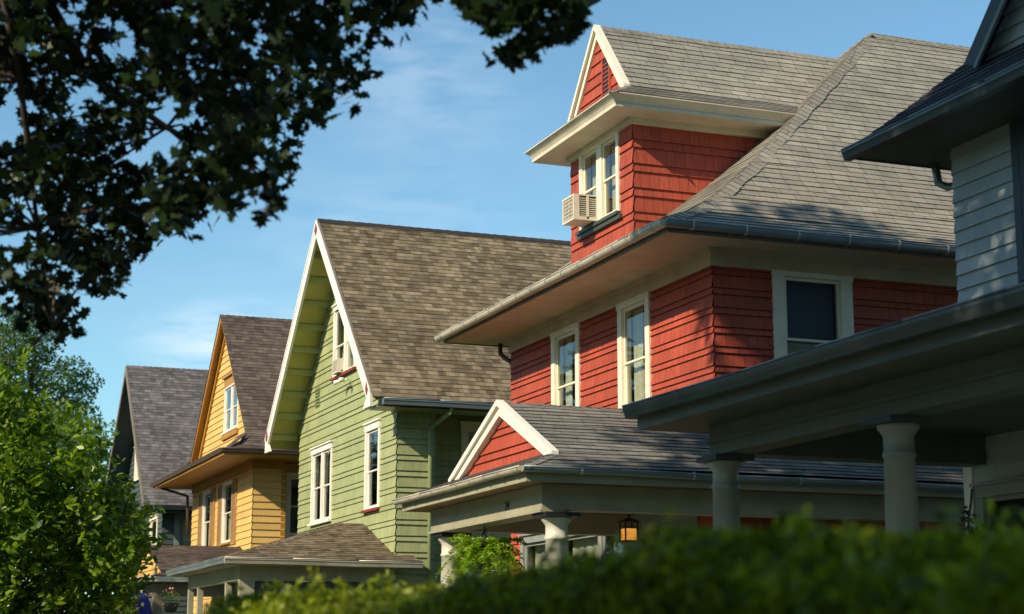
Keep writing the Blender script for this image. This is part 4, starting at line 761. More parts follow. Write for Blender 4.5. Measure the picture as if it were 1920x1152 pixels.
# ---- leaves: centres of the leaf clumps, in metres
MAPLE = [0.36,12.76,3.93,0.58,11.08,3.43,0.22,11.0,3.99,0.78,11.01,2.63,1.8,8.63,3.55,2.67,8.98,3.62,1.34,12.02,2.48,2.47,10.78,4.26,1.32,10.52,4.09,0.43,11.81,4.08,0.27,11.46,2.99,1.37,11.79,2.81,2.55,10.71,4.63,0.38,12.73,3.13,0.34,11.59,2.75,1.69,8.67,3.8,1.04,12.89,3.21,2.67,10.18,4.31,0.4,10.99,2.24,1.57,12.69,3.63,1.51,11.99,2.59,1.2,10.74,3.78,0.45,11.88,4.52,1.72,9.42,3.2,1.65,10.45,3.48,2.94,9.41,4.24,2.88,10.1,4.25,1.79,12.07,4.79,1.37,12.79,4.09,1.91,12.09,3.84,1.83,11.15,4.07,0.78,12.76,4.23,1.55,9.05,3.21,2.54,10.69,3.05,1.47,11.22,2.98,1.83,10.74,2.73,1.98,8.92,2.71,1.92,10.3,3.89,1.98,12.11,2.94,2.75,10.11,3.69,1.64,12.73,2.98,1.91,10.63,4.22,2.56,10.34,4.19,2.0,9.97,2.8,1.98,9.04,2.44,0.8,12.01,3.82,1.05,12.11,3.21,0.85,10.46,4.28,1.19,10.66,4.09,1.61,11.89,3.41,1.02,10.7,2.33,1.68,12.03,4.85,1.47,11.47,4.83,0.55,11.36,3.32,2.94,10.53,3.67,0.75,11.92,3.37,2.25,10.85,3.86,0.17,11.58,4.48,1.07,12.62,4.47,1.79,12.89,2.69,2.22,10.99,4.15,1.65,9.64,3.24,0.67,11.65,3.22,1.39,12.62,3.1,0.27,11.21,3.28,0.96,10.67,3.85,2.15,10.36,3.39,0.66,11.39,2.8,1.73,9.51,3.39,1.77,9.74,3.18,0.31,11.43,4.06,1.9,10.35,4.5,1.82,12.12,3.6,2.37,10.97,3.58,0.54,12.41,2.83,0.73,11.8,3.64,2.47,8.96,3.9,2.27,10.15,4.44,2.86,9.97,3.98,0.71,12.53,4.39,1.85,8.81,3.8,1.33,10.23,4.22,2.21,11.11,2.92,0.65,11.21,3.58,0.43,11.01,2.84,2.1,9.98,3.77,1.62,9.23,3.73,1.47,10.99,2.84,0.51,10.84,2.87,2.71,10.04,4.46,0.38,12.51,4.74,1.36,11.01,4.11,1.6,12.06,4.79,1.83,11.84,2.77,2.17,10.66,3.23,0.44,11.92,2.57,2.43,9.48,4.26,1.58,10.6,3.41,0.68,11.13,4.25,1.54,11.0,2.49,0.71,10.91,3.85,1.75,10.74,4.59,0.64,11.32,3.01,2.16,9.34,2.51,0.78,10.67,4.43,0.53,12.77,4.14,1.45,11.39,4.04,1.32,12.33,3.16,0.77,11.9,4.32,0.19,12.03,4.78,1.58,11.31,4.75,1.24,10.29,4.18,2.84,8.86,3.95,0.35,10.6,3.43,1.05,11.13,3.66,0.35,12.44,5.04,1.51,10.62,3.25,1.25,11.41,4.57,0.54,10.59,3.66,0.43,10.54,3.79,0.86,11.22,3.98,0.53,11.21,3.59,1.13,11.26,3.02,0.5,12.03,2.93,2.01,9.69,3.73,0.31,12.58,3.54,2.39,9.72,4.12,0.85,11.7,3.02,2.11,10.47,4.35,3.2,9.53,4.32,1.47,10.85,4.11,0.98,10.96,3.74,0.66,12.82,3.27,1.5,12.62,3.39,0.82,11.17,3.69,0.28,11.31,3.87,1.91,11.44,3.08,2.45,10.71,3.37,1.03,10.35,4.21,1.57,12.29,3.6,2.62,10.81,4.02,0.21,10.89,3.52,2.62,10.76,3.82,1.28,12.69,3.56,0.88,12.42,3.42,1.68,11.59,3.84,2.81,8.46,3.5,0.65,12.0,3.47,0.82,11.66,4.38,2.36,9.59,4.15,1.45,12.21,2.82,3.17,10.01,4.01,0.48,10.67,3.96,2.83,8.56,3.72,0.39,11.2,4.11,2.58,11.06,3.59,1.9,10.92,2.96,1.87,9.55,3.51,0.99,10.75,2.9,2.92,9.14,3.99,2.27,8.72,3.14,1.07,11.35,3.6,1.59,9.13,3.87,1.71,10.69,4.42,1.64,11.62,2.9,1.99,9.01,2.61,1.87,12.6,2.88,3.09,10.17,4.27,2.02,8.98,3.72,0.39,13.06,2.98,0.83,12.85,3.86,1.51,11.45,3.92,2.39,9.64,4.0,2.43,10.2,4.54,1.74,11.84,3.7,2.07,11.26,3.02,1.87,11.79,3.07,1.61,11.37,2.46,0.35,11.03,4.34,2.19,10.25,3.57,0.65,11.89,4.82,0.44,11.92,2.74,2.87,9.67,4.31,1.99,9.45,2.79,0.46,11.27,4.51,0.98,10.33,3.66,1.16,11.21,2.34,0.46,10.61,3.55,1.97,8.96,3.59,1.17,11.73,3.64,3.02,9.93,3.87,2.12,10.79,4.62,2.35,9.58,3.67,1.47,10.26,3.87,0.66,12.75,3.83,0.72,11.24,4.47,1.27,12.41,4.3,0.3,11.54,2.35,2.61,10.44,3.39,0.39,11.7,3.43,2.03,9.31,3.6,1.31,11.49,2.95,0.43,12.34,4.38,1.82,11.71,2.87,0.39,10.65,3.59,0.88,11.1,4.67,2.76,10.2,3.55,2.24,9.21,3.12,0.56,11.46,3.2,0.19,11.28,4.26,0.5,11.42,4.74,1.94,9.29,2.9,0.45,11.07,3.25,1.77,11.6,4.82,0.55,12.58,4.36,2.03,10.4,3.44,1.29,11.78,4.01,1.94,9.7,3.86,2.64,8.54,3.77,1.69,10.89,4.3,1.26,10.79,3.04,1.11,11.18,4.29,1.61,10.31,3.76,2.19,11.0,3.51,2.49,9.4,3.52,2.23,10.78,4.33,0.37,11.18,3.36,2.57,9.6,3.8,0.26,10.71,4.12,1.0,10.86,4.17,1.52,11.13,3.29,1.6,10.28,4.16,1.95,9.68,3.51,1.06,10.22,3.99,1.73,8.73,3.36,2.65,10.69,4.24,1.32,11.93,3.53,1.92,9.27,2.66,0.9,12.36,4.9,0.29,11.24,3.37,1.69,10.25,4.09,2.12,11.34,2.9,1.72,9.81,2.74,2.37,10.16,3.61,2.49,9.71,3.82,2.85,10.91,3.65,1.46,11.88,2.97,0.93,11.41,2.41,1.77,10.84,3.86,1.28,10.32,4.42,1.27,11.68,3.27,1.52,10.61,4.57,1.8,10.72,4.13,0.61,12.15,2.63,0.82,10.45,3.83,0.33,11.25,3.76,1.68,9.47,3.29,2.65,8.84,3.82,0.99,11.43,3.15,0.24,11.74,4.78,2.58,10.88,4.27,2.83,9.97,3.81,2.33,9.28,3.42,2.1,10.83,4.44,0.7,11.49,2.9,0.77,12.51,2.93,2.05,8.68,3.29,2.1,11.12,3.26,2.41,10.73,3.49,1.28,10.65,3.58,0.71,11.77,4.37,0.3,11.03,4.55,0.74,12.75,2.84,0.34,12.24,2.62,1.58,11.79,2.52,0.76,11.38,2.42,0.64,11.25,4.4,1.34,12.96,2.97,0.27,12.65,3.88,2.64,11.21,3.36,2.66,9.86,3.33,0.63,11.99,4.61,1.93,9.06,3.83,2.06,10.11,3.52,1.87,9.94,3.93,1.56,11.78,3.57,2.09,9.24,3.56,3.13,9.91,4.18,1.64,10.6,3.99,2.22,10.14,4.34,2.72,10.0,4.18,0.49,11.52,3.16,0.93,12.07,2.88,1.35,12.78,3.85,1.52,11.43,3.12,0.73,10.68,3.67,2.58,8.7,3.59,1.92,10.86,2.82,0.9,11.97,4.65,1.72,9.49,3.65,0.41,13.01,3.5,0.27,11.82,4.4,2.15,11.06,3.04,2.11,9.72,3.3,0.44,11.05,3.49,2.7,9.41,3.85,0.63,12.37,4.45,1.6,12.78,3.5,2.06,9.77,3.85,0.89,11.25,3.01,0.94,11.56,3.83,1.71,11.35,3.03,2.02,12.47,3.17,2.45,10.38,3.78,1.62,11.05,4.28,1.21,10.45,4.09,1.86,12.6,3.03,1.52,11.88,2.66,1.36,12.7,3.67,0.44,10.83,3.29,1.29,11.36,2.52,1.02,12.28,4.83,0.88,11.99,2.5,0.99,12.01,4.55,2.83,8.59,3.64,1.97,12.04,4.09,0.67,11.74,4.0,1.96,11.06,2.75,2.75,8.57,3.9,0.54,11.69,4.61,1.23,12.35,2.37,1.32,12.31,2.33,1.34,12.3,2.24,1.38,12.26,2.42,1.46,12.33,2.29,1.23,12.63,2.5,1.27,12.25,2.41,2.97,8.15,3.41,3.41,8.63,3.24,3.17,8.52,3.5,3.14,7.9,3.33,3.44,8.16,3.47,3.42,8.18,3.34,3.28,8.19,3.23,3.24,7.94,3.28,3.08,8.64,3.69,3.32,8.56,3.25,3.56,8.28,3.54,3.19,8.52,3.61,2.98,8.37,3.43,3.19,8.17,3.34,3.1,8.13,3.46,3.02,7.9,3.17,3.32,8.31,3.37,3.21,7.88,3.33,3.03,8.13,3.24,3.37,8.0,3.19,3.1,7.94,3.39,3.38,8.27,3.58,3.49,8.19,3.57,3.47,8.15,3.36,3.04,8.0,3.32,3.15,8.67,3.45,3.17,7.99,3.09,3.14,7.82,3.4,2.88,7.93,3.22,3.46,8.28,3.45,3.48,8.33,3.25,3.02,8.25,3.51,3.54,8.23,3.44,3.2,8.25,3.45,3.07,8.62,3.62,3.16,8.0,3.19,2.98,8.01,3.46,3.26,7.81,3.4,3.14,7.88,3.25,3.3,8.65,3.22,3.08,7.95,3.45,3.22,8.46,3.45,3.62,8.47,3.43,3.44,8.42,3.29,3.12,8.29,3.26,3.46,8.36,3.58]
N_A = 337
SHRUB = [3.85,23.44,0.96,3.81,23.63,0.26,2.53,22.83,1.61,1.7,23.15,3.24,1.83,24.95,3.2,2.43,24.85,2.86,2.67,24.32,3.04,2.83,23.85,2.27,3.38,23.21,1.21,2.45,25.09,3.5,2.89,24.28,1.45,2.76,24.7,0.95,2.7,23.74,0.52,3.58,25.18,1.02,2.55,22.88,1.88,2.65,24.3,1.14,3.54,23.07,1.01,2.05,24.5,1.91,3.14,22.8,1.91,3.46,24.41,2.37,2.82,25.15,0.35,2.13,24.3,2.84,2.35,23.49,2.38,3.1,23.19,1.06,2.47,23.5,0.41,1.88,24.22,1.04,3.9,24.15,2.05,3.38,24.86,1.55,3.59,24.55,1.84,3.28,24.37,2.45,2.34,23.76,3.08,4.0,25.18,0.7,2.14,23.64,2.49,1.98,24.62,0.69,3.13,25.05,2.7,2.87,24.59,1.25,2.18,23.53,0.76,2.85,25.05,2.74,1.75,22.98,2.06,3.69,23.44,0.43,3.6,23.14,1.24,3.29,23.31,2.46,2.43,24.62,1.34,1.79,23.16,2.77,3.36,23.13,1.4,2.2,24.02,0.33,2.01,24.79,3.62,2.38,23.17,1.64,2.04,23.3,0.58,2.03,23.71,1.18,3.19,24.46,0.86,3.74,25.03,2.26,3.27,24.18,0.33,3.1,24.24,1.94,3.01,23.82,0.33,3.83,24.75,1.94,4.05,23.71,1.59,3.0,24.9,0.78,1.96,23.0,2.08,2.97,23.57,1.08,2.59,23.22,1.33,2.11,23.09,1.69,3.04,24.99,3.01,3.48,23.49,0.35,3.71,24.35,0.8,2.89,24.62,1.84,2.11,24.3,3.03,2.55,24.69,1.93,2.05,22.8,1.89,2.41,24.39,0.57,2.48,23.01,2.16,2.47,24.28,0.83,1.72,24.93,3.76,2.26,23.93,1.5,2.0,23.38,0.96,2.38,23.81,0.27,1.9,24.56,2.49,1.89,25.1,0.87,3.15,24.74,1.38,1.88,23.06,1.53,3.43,23.65,0.64,2.07,24.46,3.23,4.05,24.48,1.82,2.6,23.27,2.37,1.87,23.59,0.31,3.35,24.71,1.82,2.55,23.91,0.68,1.97,24.45,1.39,1.91,24.96,1.89,1.83,23.79,0.5,2.86,24.28,0.23,3.0,23.09,2.05,2.37,23.8,2.02,3.79,23.04,1.43,1.77,25.1,2.74,3.19,23.41,0.61,3.57,23.01,1.45,2.57,25.15,3.07,3.08,24.78,1.75,2.26,23.85,2.21,1.91,23.42,2.6,2.99,24.72,0.51,2.16,23.52,3.48,3.84,23.15,1.13,3.06,23.02,2.52,2.95,24.4,2.04,2.91,24.24,0.95,3.5,23.07,1.61,2.64,25.17,1.58,2.25,23.98,1.04,2.68,24.92,2.86,3.75,24.34,0.24,2.93,23.02,2.21,3.29,24.11,1.3,1.72,23.46,1.48,2.36,22.88,2.49,2.16,24.12,3.39,3.23,24.86,0.5,2.54,24.01,3.19,3.43,24.05,1.64]
BG = [5.08,60.47,10.51,6.03,58.29,10.37,5.18,58.25,8.68,6.35,58.46,10.05,6.73,60.54,7.17,5.16,58.09,9.74,4.95,61.11,7.19,6.43,60.63,9.03,4.83,59.34,9.55,3.74,60.64,10.93,6.15,61.82,7.7,7.31,59.69,8.03,6.26,59.4,7.94,6.56,59.75,9.48,5.25,58.81,7.19,4.59,60.84,10.82,4.98,61.31,8.76,5.58,58.89,7.93,4.31,58.82,8.11,7.35,61.66,8.81,4.05,61.98,11.71,7.79,59.57,9.02,6.09,60.75,8.73,5.78,59.37,9.57,4.42,61.99,7.07,6.63,59.4,8.5,3.86,60.27,8.41,5.78,59.58,6.72,4.79,60.24,9.24,3.89,61.67,9.71,3.93,58.86,8.87,4.55,61.35,7.85,4.13,61.61,7.58,5.04,59.23,7.93,6.35,61.04,10.08,4.16,59.2,9.86,6.74,58.17,8.88,5.04,58.18,10.65,5.93,60.83,11.19,5.78,60.14,10.19,7.81,59.84,7.94,6.93,58.23,7.36,7.54,59.14,8.52,5.89,59.53,9.12,7.47,60.13,9.48,4.6,60.89,11.47,7.09,61.97,8.27,3.81,59.88,10.27,4.05,60.59,7.98,5.42,60.45,8.51,4.18,59.02,9.29,6.61,60.38,7.65,5.47,58.59,10.37,4.75,61.12,10.38,6.01,58.13,6.79,4.47,60.96,8.91,4.96,60.57,7.65,5.48,61.76,7.07,5.47,61.27,9.75,4.09,59.01,10.75,12.03,84.18,8.7,11.14,82.68,9.21,9.72,82.99,9.76,11.38,82.55,8.53,10.51,85.75,10.41,11.47,83.01,9.55,11.18,85.5,10.02,12.21,85.58,9.99,9.84,85.87,10.66,10.67,83.06,10.21,10.65,85.59,9.55,10.21,84.76,10.71]
T_MAPLE = np.array([(0, -.5), (.10, -.22), (.36, -.32), (.30, -.14), (.52, -.02), (.36, .06), (.42, .24), (.20, .16), (.16, .34), (0, .55), (-.16, .34), (-.20, .16), (-.42, .24), (-.36, .06), (-.52, -.02), (-.30, -.14), (-.36, -.32), (-.10, -.22)])
T_OVAL = np.array([(0, -.5), (.16, -.2), (.2, .08), (.1, .34), (0, .5), (-.1, .34), (-.2, .08), (-.16, -.2)])
T_QUAD = np.array([(0, -.5), (.3, -.05), (0, .5), (-.3, -.05)])
T_TUFT = np.array([(0, -.5), (.12, -.1), (.42, -.28), (.2, .1), (.35, .42), (.04, .22), (-.2, .5), (-.16, .08), (-.45, .05), (-.15, -.12)])
def leafmesh(name, P, size, T, mat, parent, seed=1, up=.6, fold=.12, dirs=None, label=None):
    """P: positions (n,3); every leaf its own folded blade"""
    r = np.random.default_rng(seed); n = len(P); k = len(T)
    nr = r.normal(size=(n, 3)); nr[:, 2] = np.abs(nr[:, 2]) * (.4 + up) + up * .6; nr /= np.linalg.norm(nr, axis=1)[:, None]
    a = r.normal(size=(n, 3)) if dirs is None else dirs + r.normal(size=(n, 3)) * .35
    a -= nr * (a * nr).sum(1)[:, None]; a /= np.linalg.norm(a, axis=1)[:, None] + 1e-9; b = np.cross(nr, a)
    s = size * r.uniform(.65, 1.2, n)
    V = P[:, None, :] + (b[:, None, :] * T[None, :, 0:1] + a[:, None, :] * T[None, :, 1:2]) * s[:, None, None] - nr[:, None, :] * (fold * (np.abs(T[None, :, 0:1]) + .9 * T[None, :, 1:2] ** 2)) * s[:, None, None]
    o0 = np.array(parent['_base']) if parent is not None else np.zeros(3)
    V = (V - o0).reshape(-1, 3).astype(np.float32)
    me = D.meshes.new(name); me.vertices.add(n * k); me.vertices.foreach_set('co', V.ravel()); me.loops.add(n * k); me.loops.foreach_set('vertex_index', np.arange(n * k, dtype=np.int32))
    me.polygons.add(n); me.polygons.foreach_set('loop_start', np.arange(0, n * k, k, dtype=np.int32)); me.polygons.foreach_set('loop_total', np.full(n, k, dtype=np.int32))
    me.materials.append(mat); me.update(calc_edges=True); me.validate()
    o = D.objects.new(name, me); COL.objects.link(o)
    if parent is not None: o.parent = parent
    if label: o['label'] = label
    o['_base'] = tuple(o0); return o
def around(C, n, rad, seed, flat=1.0, shell=0.0):
    r = np.random.default_rng(seed); d = r.normal(size=(len(C), n, 3)); d /= np.linalg.norm(d, axis=2)[:, :, None]
    q = r.uniform(shell, 1, (len(C), n, 1)) ** (1 / 2.2); rr = np.broadcast_to(np.asarray(rad, float).reshape(-1, 1, 1), (len(C), 1, 1)); d = d * q * rr; d[:, :, 2] *= flat
    return (C[:, None, :] + d).reshape(-1, 3)
def tree(name, label, cat, base, trunk, crownfn, group=None, mat=BRK):
    t = thing(name, label, cat, base, group); m = MB()
    for path, rad in trunk: m.tube(path, rad, 9)
    m.build('trunk', mat, t); crownfn(t); return t

# street maple: its low branches hang into the picture, its crown shades the near house
MB_ = np.array(MAPLE).reshape(-1, 3); nA = N_A
def maple_crown(t):
    P = around(MB_[:nA], 25, .2, 3, .85); P2_ = around(MB_[nA:], 12, .10, 4, .8)
    q = np.random.default_rng(17).uniform((-2.2, 7.2, 5.0), (3.2, 11.2, 8.2), (70, 3)); q[:, 2] += np.maximum(0, q[:, 1] - 10) * .5; P3_ = around(q, 34, .42, 18, .8)
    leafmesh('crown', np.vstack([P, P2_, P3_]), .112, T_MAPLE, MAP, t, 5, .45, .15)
    r = np.random.default_rng(11); C = []
    while len(C) < 1350:
        p = r.uniform(-1, 1, 3); d = np.linalg.norm(p)
        if d > 1 or d < .25: continue
        C.append((-.6 + p[0] * 5.9, 9.5 + p[1] * 7.45, 12.8 + p[2] * 5.5))
    for _ in range(60): p = r.normal(size=3) * .62; C.append((-1 + p[0], 15.5 + p[1], 14.6 + p[2]))  # extra unseen lobe, added to cast shade on the red side wall
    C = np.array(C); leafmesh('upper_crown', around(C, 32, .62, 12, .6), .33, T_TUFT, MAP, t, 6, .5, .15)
tr = [([(-1.3, 7, -1.65), (-1.25, 7.02, .5), (-1.15, 7.1, 3), (-.9, 7.3, 6), (-.5, 8, 9), (-.2, 8.6, 12.5)], [.34, .27, .24, .2, .13, .04]),
      ([(-1.1, 7.15, 3.4), (-.4, 8.4, 4.8), (.3, 9.6, 4.7), (.95, 10.5, 4.05), (1.4, 11.2, 3.7), (2.0, 11.7, 3.55), (2.4, 11.9, 3.45)], [.12, .085, .065, .045, .032, .02, .008]),
      ([(.95, 10.5, 4.05), (1.6, 10.6, 3.95), (2.4, 10.0, 4.1), (3.2, 9.3, 4.1), (3.7, 8.9, 3.95), (3.95, 8.8, 3.7)], [.035, .03, .025, .016, .010, .005]),
      ([(.6, 10.1, 4.4), (.95, 10.9, 3.5), (1.15, 11.4, 2.7), (1.3, 11.6, 2.1)], [.03, .022, .014, .006]),
      ([(1.4, 11.2, 3.7), (1.9, 11.2, 3.4), (2.2, 11.1, 3.2)], [.02, .012, .005]), ([(1.6, 10.6, 3.95), (2.2, 10.9, 3.4), (2.7, 10.9, 3.0)], [.02, .012, .005]),
      ([(-.9, 7.3, 6), (.8, 6.6, 8), (2.4, 6.2, 10)], [.12, .08, .03]), ([(-1, 7.2, 5.4), (-2.6, 8.6, 8), (-3.8, 9.6, 10.5)], [.12, .08, .03]), ([(-.6, 7.8, 8), (.4, 10.8, 10), (1, 13, 11.5)], [.1, .07, .03]),
      ([(-1, 7.2, 4.4), (-2, 5.4, 7), (-2.6, 4, 9.5)], [.11, .07, .03])]
r_ = random.Random(3)
for k in range(70):      # twigs reaching into the low foliage
    c = MB_[r_.randrange(nA)]; src = [Vector(p) for p, _ in zip(*tr[1])][2:] + [Vector(p) for p in tr[2][0]] + [Vector(p) for p in tr[3][0]]
    c = Vector(c); s = min(src, key=lambda q: (q - c).length); mid = (s + c) / 2 + Vector((0, 0, .05 + .1 * r_.random()))
    tr.append(([s, mid, c], [.011, .008, .003]))
for k in range(0, len(MB_) - nA, 3):
    c = Vector(MB_[nA + k]); s = min([Vector(p) for p in tr[2][0]], key=lambda q: (q - c).length); tr.append(([s, (s + c) / 2 + Vector((0, 0, .04)), c], [.008, .006, .003]))
tree('maple_tree', 'tall dark green maple whose shaded leafy branches hang across the upper left sky', 'tree', (-1.3, 7, -1.6), tr, maple_crown)

# leafy shrub, sunlit on its left and top
def shrub_crown(t):
    C = np.array(SHRUB).reshape(-1, 3) + (-.22, 0, 0); r = np.random.default_rng(2)
    tw = around(C, 8, .40, 21, 1, .2); n = 11; d = r.normal(size=(len(tw), 3)); d[:, 2] = np.abs(d[:, 2]) + .5; d /= np.linalg.norm(d, axis=1)[:, None]
    k = (np.arange(n) / n)[None, :, None]; P = tw[:, None, :] + d[:, None, :] * k * .26
    out = r.normal(size=(len(tw), n, 3)); out = out * .8 + d[:, None, :] * .7; out /= np.linalg.norm(out, axis=2)[:, :, None]
    leafmesh('foliage', (P + out * .06).reshape(-1, 3), .15, T_OVAL, SHR, t, 23, .55, .25, out.reshape(-1, 3))
    leafmesh('inner_foliage', around(C + (.1, .45, -.08), 115, .36, 25), .13, T_OVAL, SHR, t, 26, .4, .2)
tree('leafy_shrub', 'large bright green shrub with pointed leaves beside the street at lower left', 'shrub', (3.0, 24, -1.6),
     [([(2.9 + dx, 24 + dy, -1.65), (2.9 + dx * 2.2, 24 + dy * 2, .2), (2.9 + dx * 4, 24 + dy * 3, 2.2)], [.06, .045, .015]) for dx, dy in ((-.15, .1), (.12, .1), (0, -.12), (.22, -.05), (-.25, -.1))], shrub_crown)
BGc = np.array(BG).reshape(-1, 3); c1 = BGc[BGc[:, 1] < 70] * (1.7, 1.7, 1.7); c2 = BGc[BGc[:, 1] > 70]
tree('locust_tree', 'airy dark green tree with fine foliage rising behind the shrub at far left', 'tree', (9.6, 102, -1.6),
     [([(9.6, 102, -1.65), (9.7, 102, 5), (10, 102, 11), (10.6, 102, 17)], [.45, .36, .24, .08])] + [([(9.8, 102, 8 + k * 1.1), tuple(c1[k * 5])], [.14, .03]) for k in range(8)],
     lambda t: leafmesh('crown', around(c1, 330, 1.15, 31, .7, .2), .24, T_TUFT, BGT, t, 32, .4))
tree('yellow_green_tree', 'small yellow green tree between the shrub and the slate house gable', 'tree', (float(c2[:, 0].mean()), 84, -1.6),
     [([(float(c2[:, 0].mean()), 84, -1.65), (float(c2[:, 0].mean()), 84, 7)], [.25, .1])], lambda t: leafmesh('crown', around(c2, 240, 1.3, 33), .26, T_TUFT, BG2, t, 34, .4))
# unseen street trees, added to darken window reflections and block sky and sun light
OT = [(-16, -8, 11.5), (-17, 4, 11), (-17, 16, 10.5), (-16, 28, 11), (-16, 40, 11), (-16, 53, 12), (-16, 67, 12), (-4.5, -8.5, 13), (-2.2, -18, 14), (5, -13, 12), (-3.9, 44, 10.4), (-3.9, 57, 10.4), (-3.9, 72, 10.4), (-4, 90, 12), (-4, 106, 13), (-4.2, 124, 13), (-4, 145, 14), (-7.5, -1.6, 9.8)]
ON = ['maple across the road, %s in its row of seven' % q for q in ('first', 'second', 'third', 'fourth', 'fifth', 'sixth', 'farthest')] + ['verge maple just behind the viewer', 'verge maple farther behind the viewer', 'yard maple behind the viewer beside the pale grey house', 'verge maple across from the green house', 'verge maple across from the yellow house', 'verge maple across from the slate house'] + ['distant verge maple, %s past the slate house' % q for q in ('first', 'second', 'third', 'fourth')] + ['low maple in the road verge left of the viewer']
for i, (x, y, h) in enumerate(OT):
    def cf(t, x=x, y=y, h=h, i=i):
        C = np.random.default_rng(40 + i).normal(size=(150, 3)) * (2.2, 2.5, 2.2) + (x, y, h - 4.6); leafmesh('crown', around(C, 30, 1.1, 50 + i), .6, T_TUFT, MAP, t, 60 + i)
    tree('street_tree', ON[i], 'tree', (x, y, -1.6), [([(x, y, -1.65), (x, y, h - 5), (x + .3, y, h - 2)], [.28, .2, .06])], cf, 'street trees')

# clipped hedge in the foreground
hg = thing('hedge', 'out of focus leafy green hedge along the front yard', 'hedge', (2.3, 5.5, -1.6))
r = np.random.default_rng(71)
def htop(y, x): return .155 + .05 * np.sin(y * 1.7 + 1) + .035 * np.sin(y * 4.1 + x * 3) + .025 * np.sin(y * 9.3 + x * 7) + .02 * x
n = 150000; y = r.uniform(1.4, 9.0, n) ; x = r.uniform(1.72, 2.9, n); depth = r.exponential(.10, n); z = htop(y, x) - depth
near = x < 1.72 + r.exponential(.07, n); z = np.where(near, r.uniform(-1.2, .2, n), z); z = np.minimum(z, htop(y, x)); 
P = np.stack([x, y, z], 1)
ns = 340; sy = r.uniform(1.5, 8.9, ns); sx = r.uniform(1.75, 2.8, ns); sh = r.uniform(.03, .11, ns) * (r.random(ns) < .75)
S = np.concatenate([np.stack([np.full(16, a) + r.normal(size=16) * .02, np.full(16, b) + r.normal(size=16) * .02, htop(b, a) + np.linspace(-.04, c, 16)], 1) for a, b, c in zip(sx, sy, sh)])
leafmesh('foliage', np.vstack([P, S]), .042, T_OVAL, HDG, hg, 72, .5, .15)
m = MB()
for k in range(38):
    y0 = 1.45 + k * .2; m.tube([(2.3, y0, -1.65), (2.3 + .1 * math.sin(k), y0 + .05, -.9), (2.3 + .3 * math.sin(k * 2.1), y0 + .1, -.05)], [.02, .015, .006], 6)
m.build('stems', BRK, hg)
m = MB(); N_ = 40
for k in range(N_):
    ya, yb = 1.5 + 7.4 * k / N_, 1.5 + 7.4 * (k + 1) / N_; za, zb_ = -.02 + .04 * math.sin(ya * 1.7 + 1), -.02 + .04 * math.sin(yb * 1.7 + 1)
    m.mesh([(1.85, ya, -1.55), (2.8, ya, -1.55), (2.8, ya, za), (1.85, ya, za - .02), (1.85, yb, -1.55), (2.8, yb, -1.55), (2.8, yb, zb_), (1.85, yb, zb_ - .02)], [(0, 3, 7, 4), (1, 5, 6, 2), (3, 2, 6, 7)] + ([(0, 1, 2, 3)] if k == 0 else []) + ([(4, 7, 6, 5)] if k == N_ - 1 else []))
m.build('shade_core', HCO, hg)  # solid near-black core standing in for shade inside the hedge

# fern in a hanging basket
fx, fy, fz = 8.5, 23.0, 1.42; t = thing('hanging_fern', 'bright green fern spilling from a basket hung under the red house porch beam', 'hanging plant', (fx, fy, fz - .3))
m = MB(); m.tube([(fx, fy, 1.775), (fx, fy, 1.70)], .008, 6); m.tube([(fx + .03 * math.cos(a), fy + .03 * math.sin(a), 1.69 + .03 * math.sin(a * 2) - a * .008) for a in [k * .7 for k in range(9)]], .009, 6)
for k in range(3): a = k * 2.1 + .4; m.tube([(fx, fy, 1.70), (fx + .17 * math.cos(a), fy + .17 * math.sin(a), fz)], .004, 5)
m.build('hanger', BLK, t); MB().lathe((fx, fy), [(.08, fz - .24), (.14, fz - .2), (.19, fz - .06), (.2, fz), (.18, fz + .005)], 20).build('basket', BRK, t)
P = []; Dr = []; r = np.random.default_rng(81)
for k in range(150):
    a = r.uniform(0, 6.283); ln = r.uniform(.26, .62); up = r.uniform(.05, .8); dd = np.array([math.cos(a), math.sin(a), 0])
    for j in range(26):
        s = j / 25; c = np.array([fx, fy, fz]) + dd * (.05 + ln * s * (1.1 - .25 * up)) + np.array([0, 0, ln * (up * 1.25 * s - 1.15 * s * s * (.45 + .5 * (1 - up)))])
        sd = np.array([-dd[1], dd[0], 0]); wv = .075 * (1 - s) ** .6 * (.4 + min(1, s * 4))
        for q in (-1, 1): P.append(c + sd * q * wv * .5); Dr.append(sd * q + dd * .4)
leafmesh('fronds', np.array(P), .085, np.array([(0, -.5), (.12, -.2), (.1, .15), (0, .5), (-.1, .15), (-.12, -.2)]), FRN, t, 82, .6, .15, np.array(Dr))

# vine on the corner of the near house
t = thing('climbing_vine', 'thin dark vine climbing the white corner board of the pale grey house', 'vine', (11.4, 15.9, -1.6))
pth = [(11.42, 15.93 + .05 * math.sin(k * .9), -1.62 + k * .13) for k in range(27)]
MB().tube(pth, .012, 6).build('stem', BRK, t)
leafmesh('leaves', around(np.array(pth[6:25]), 8, .1, 91), .07, T_MAPLE, MAP, t, 92)
leafmesh('lower_leaves', around(np.array([(11.3, 15.75, 1.25), (11.3, 15.6, 1.1), (11.3, 15.9, 1.0), (11.25, 15.5, .9)]), 50, .2, 93), .08, T_MAPLE, MAP, t, 94)
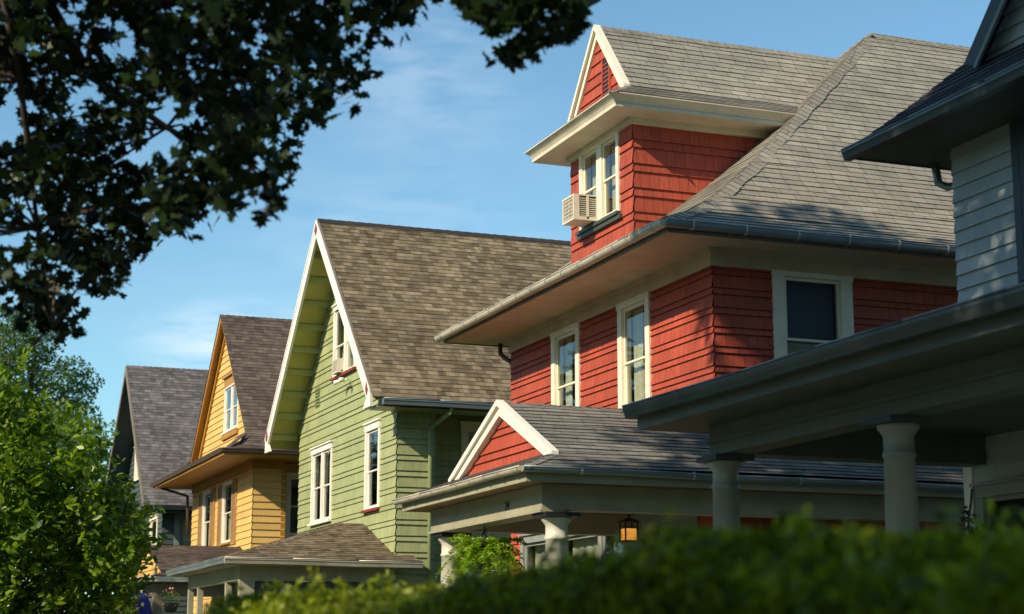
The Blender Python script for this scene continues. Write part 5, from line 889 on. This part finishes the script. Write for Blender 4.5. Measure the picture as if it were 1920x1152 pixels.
# flag and flowers by the yellow porch
t = thing('garden_flag', 'dark blue flag with yellow marks slanting from a pole at the yellow house porch', 'flag', (8.2, 47.9, .2))
MB().tube([(8.4, 48.2, 1.15), (7.95, 47.75, 1.75)], .022, 8).build('pole', WHT, t)
m = MB(); n = 12
for i in range(n):
    for j in range(8):
        def q(i, j): s = i / n; v = j / 8; return (8.38 - .42 * s + .06 * math.sin(v * 5 + s * 3), 48.17 - .42 * s + .07 * math.sin(s * 7 + v * 3), 1.2 + .52 * s - v * (.95 - .1 * s) )
        m.face([q(i, j), q(i + 1, j), q(i + 1, j + 1), q(i, j + 1)], smooth=True)
fo = m.build('cloth', BLU, t); m = MB()
for (s, v) in ((.3, .5), (.6, .6), (.75, .25)):
    c = (8.38 - .42 * s + .06 * math.sin(v * 5 + s * 3) - .02, 48.17 - .42 * s + .07 * math.sin(s * 7 + v * 3) - .03, 1.2 + .52 * s - v * .9); m.face([(c[0] + .06 * math.cos(a) * .7, c[1] - .06 * math.cos(a) * .7, c[2] + .06 * math.sin(a)) for a in [k * math.pi / 4 for k in range(8)]])
m.build('emblem', FYE, fo)
t = thing('flower_basket', 'small basket of pink and orange flowers hanging at the green house porch edge', 'flower basket', (8.0, 43.6, 1.0))
MB().lathe((8.0, 43.6), [(.08, 1.05), (.16, 1.12), (.2, 1.28)], 16).tube([(8.0, 43.6, 1.28), (8.0, 43.6, 1.86)], .006, 5).build('basket', BRK, t)
leafmesh('leaves', around(np.array([(8., 43.6, 1.34)]), 160, .26, 95), .08, T_OVAL, SHR, t, 96); leafmesh('petals', around(np.array([(7.95, 43.5, 1.4)]), 60, .26, 97, 1, .6), .06, T_TUFT, FLW, t, 98)

# =================================================================== GROUND
def sheet(name, mat, x0, x1, y0, y1, z, zb=None):
    m = MB(); m.box(x0, x1, y0, y1, zb if zb is not None else z - .3, z) if zb is not None else m.face([(x0, y0, z), (x1, y0, z), (x1, y1, z), (x0, y1, z)]); o = m.build(name, mat); o['kind'] = 'structure'; return o
sheet('ground', GRS, -900, 900, -900, 900, -1.6)
sheet('road', ASP, -9.5, -3.0, -400, 600, -1.596); 
for x in (-3.0, -9.65): sheet('kerb', CON, x, x + .15, -400, 600, -1.47, -1.62)
sheet('verge', GRS, -2.85, -.9, -400, 600, -1.475, -1.61); sheet('pavement', CON, -.9, .9, -400, 600, -1.47, -1.61); sheet('far_pavement', CON, -11.5, -9.65, -400, 600, -1.47, -1.61)
for y in (25.8 - 2.9, 39.2, 51.7, 12.1): sheet('path', CON, .9, 8.3, y - .6, y + .6, -1.56, -1.62)
for i, y in enumerate((22.9, 39.2, 51.7, 12.1)):
    st = thing('porch_steps', ['concrete steps up to the red house porch', 'concrete steps up to the green house porch', 'concrete steps up to the yellow house porch', 'concrete steps up to the pale grey house porch'][i], 'steps', (7.6, y, -1.6), 'steps up to the porches')
    m = MB()
    for k in range(4): m.box(7.0 + k * .29, 7.3 + k * .29 - .011, y - .7, y + .7, -1.62, -1.43 + k * .17)
    m.build('treads', CON, st)
for o in list(D.objects):
    if '_base' in o.keys(): del o['_base']
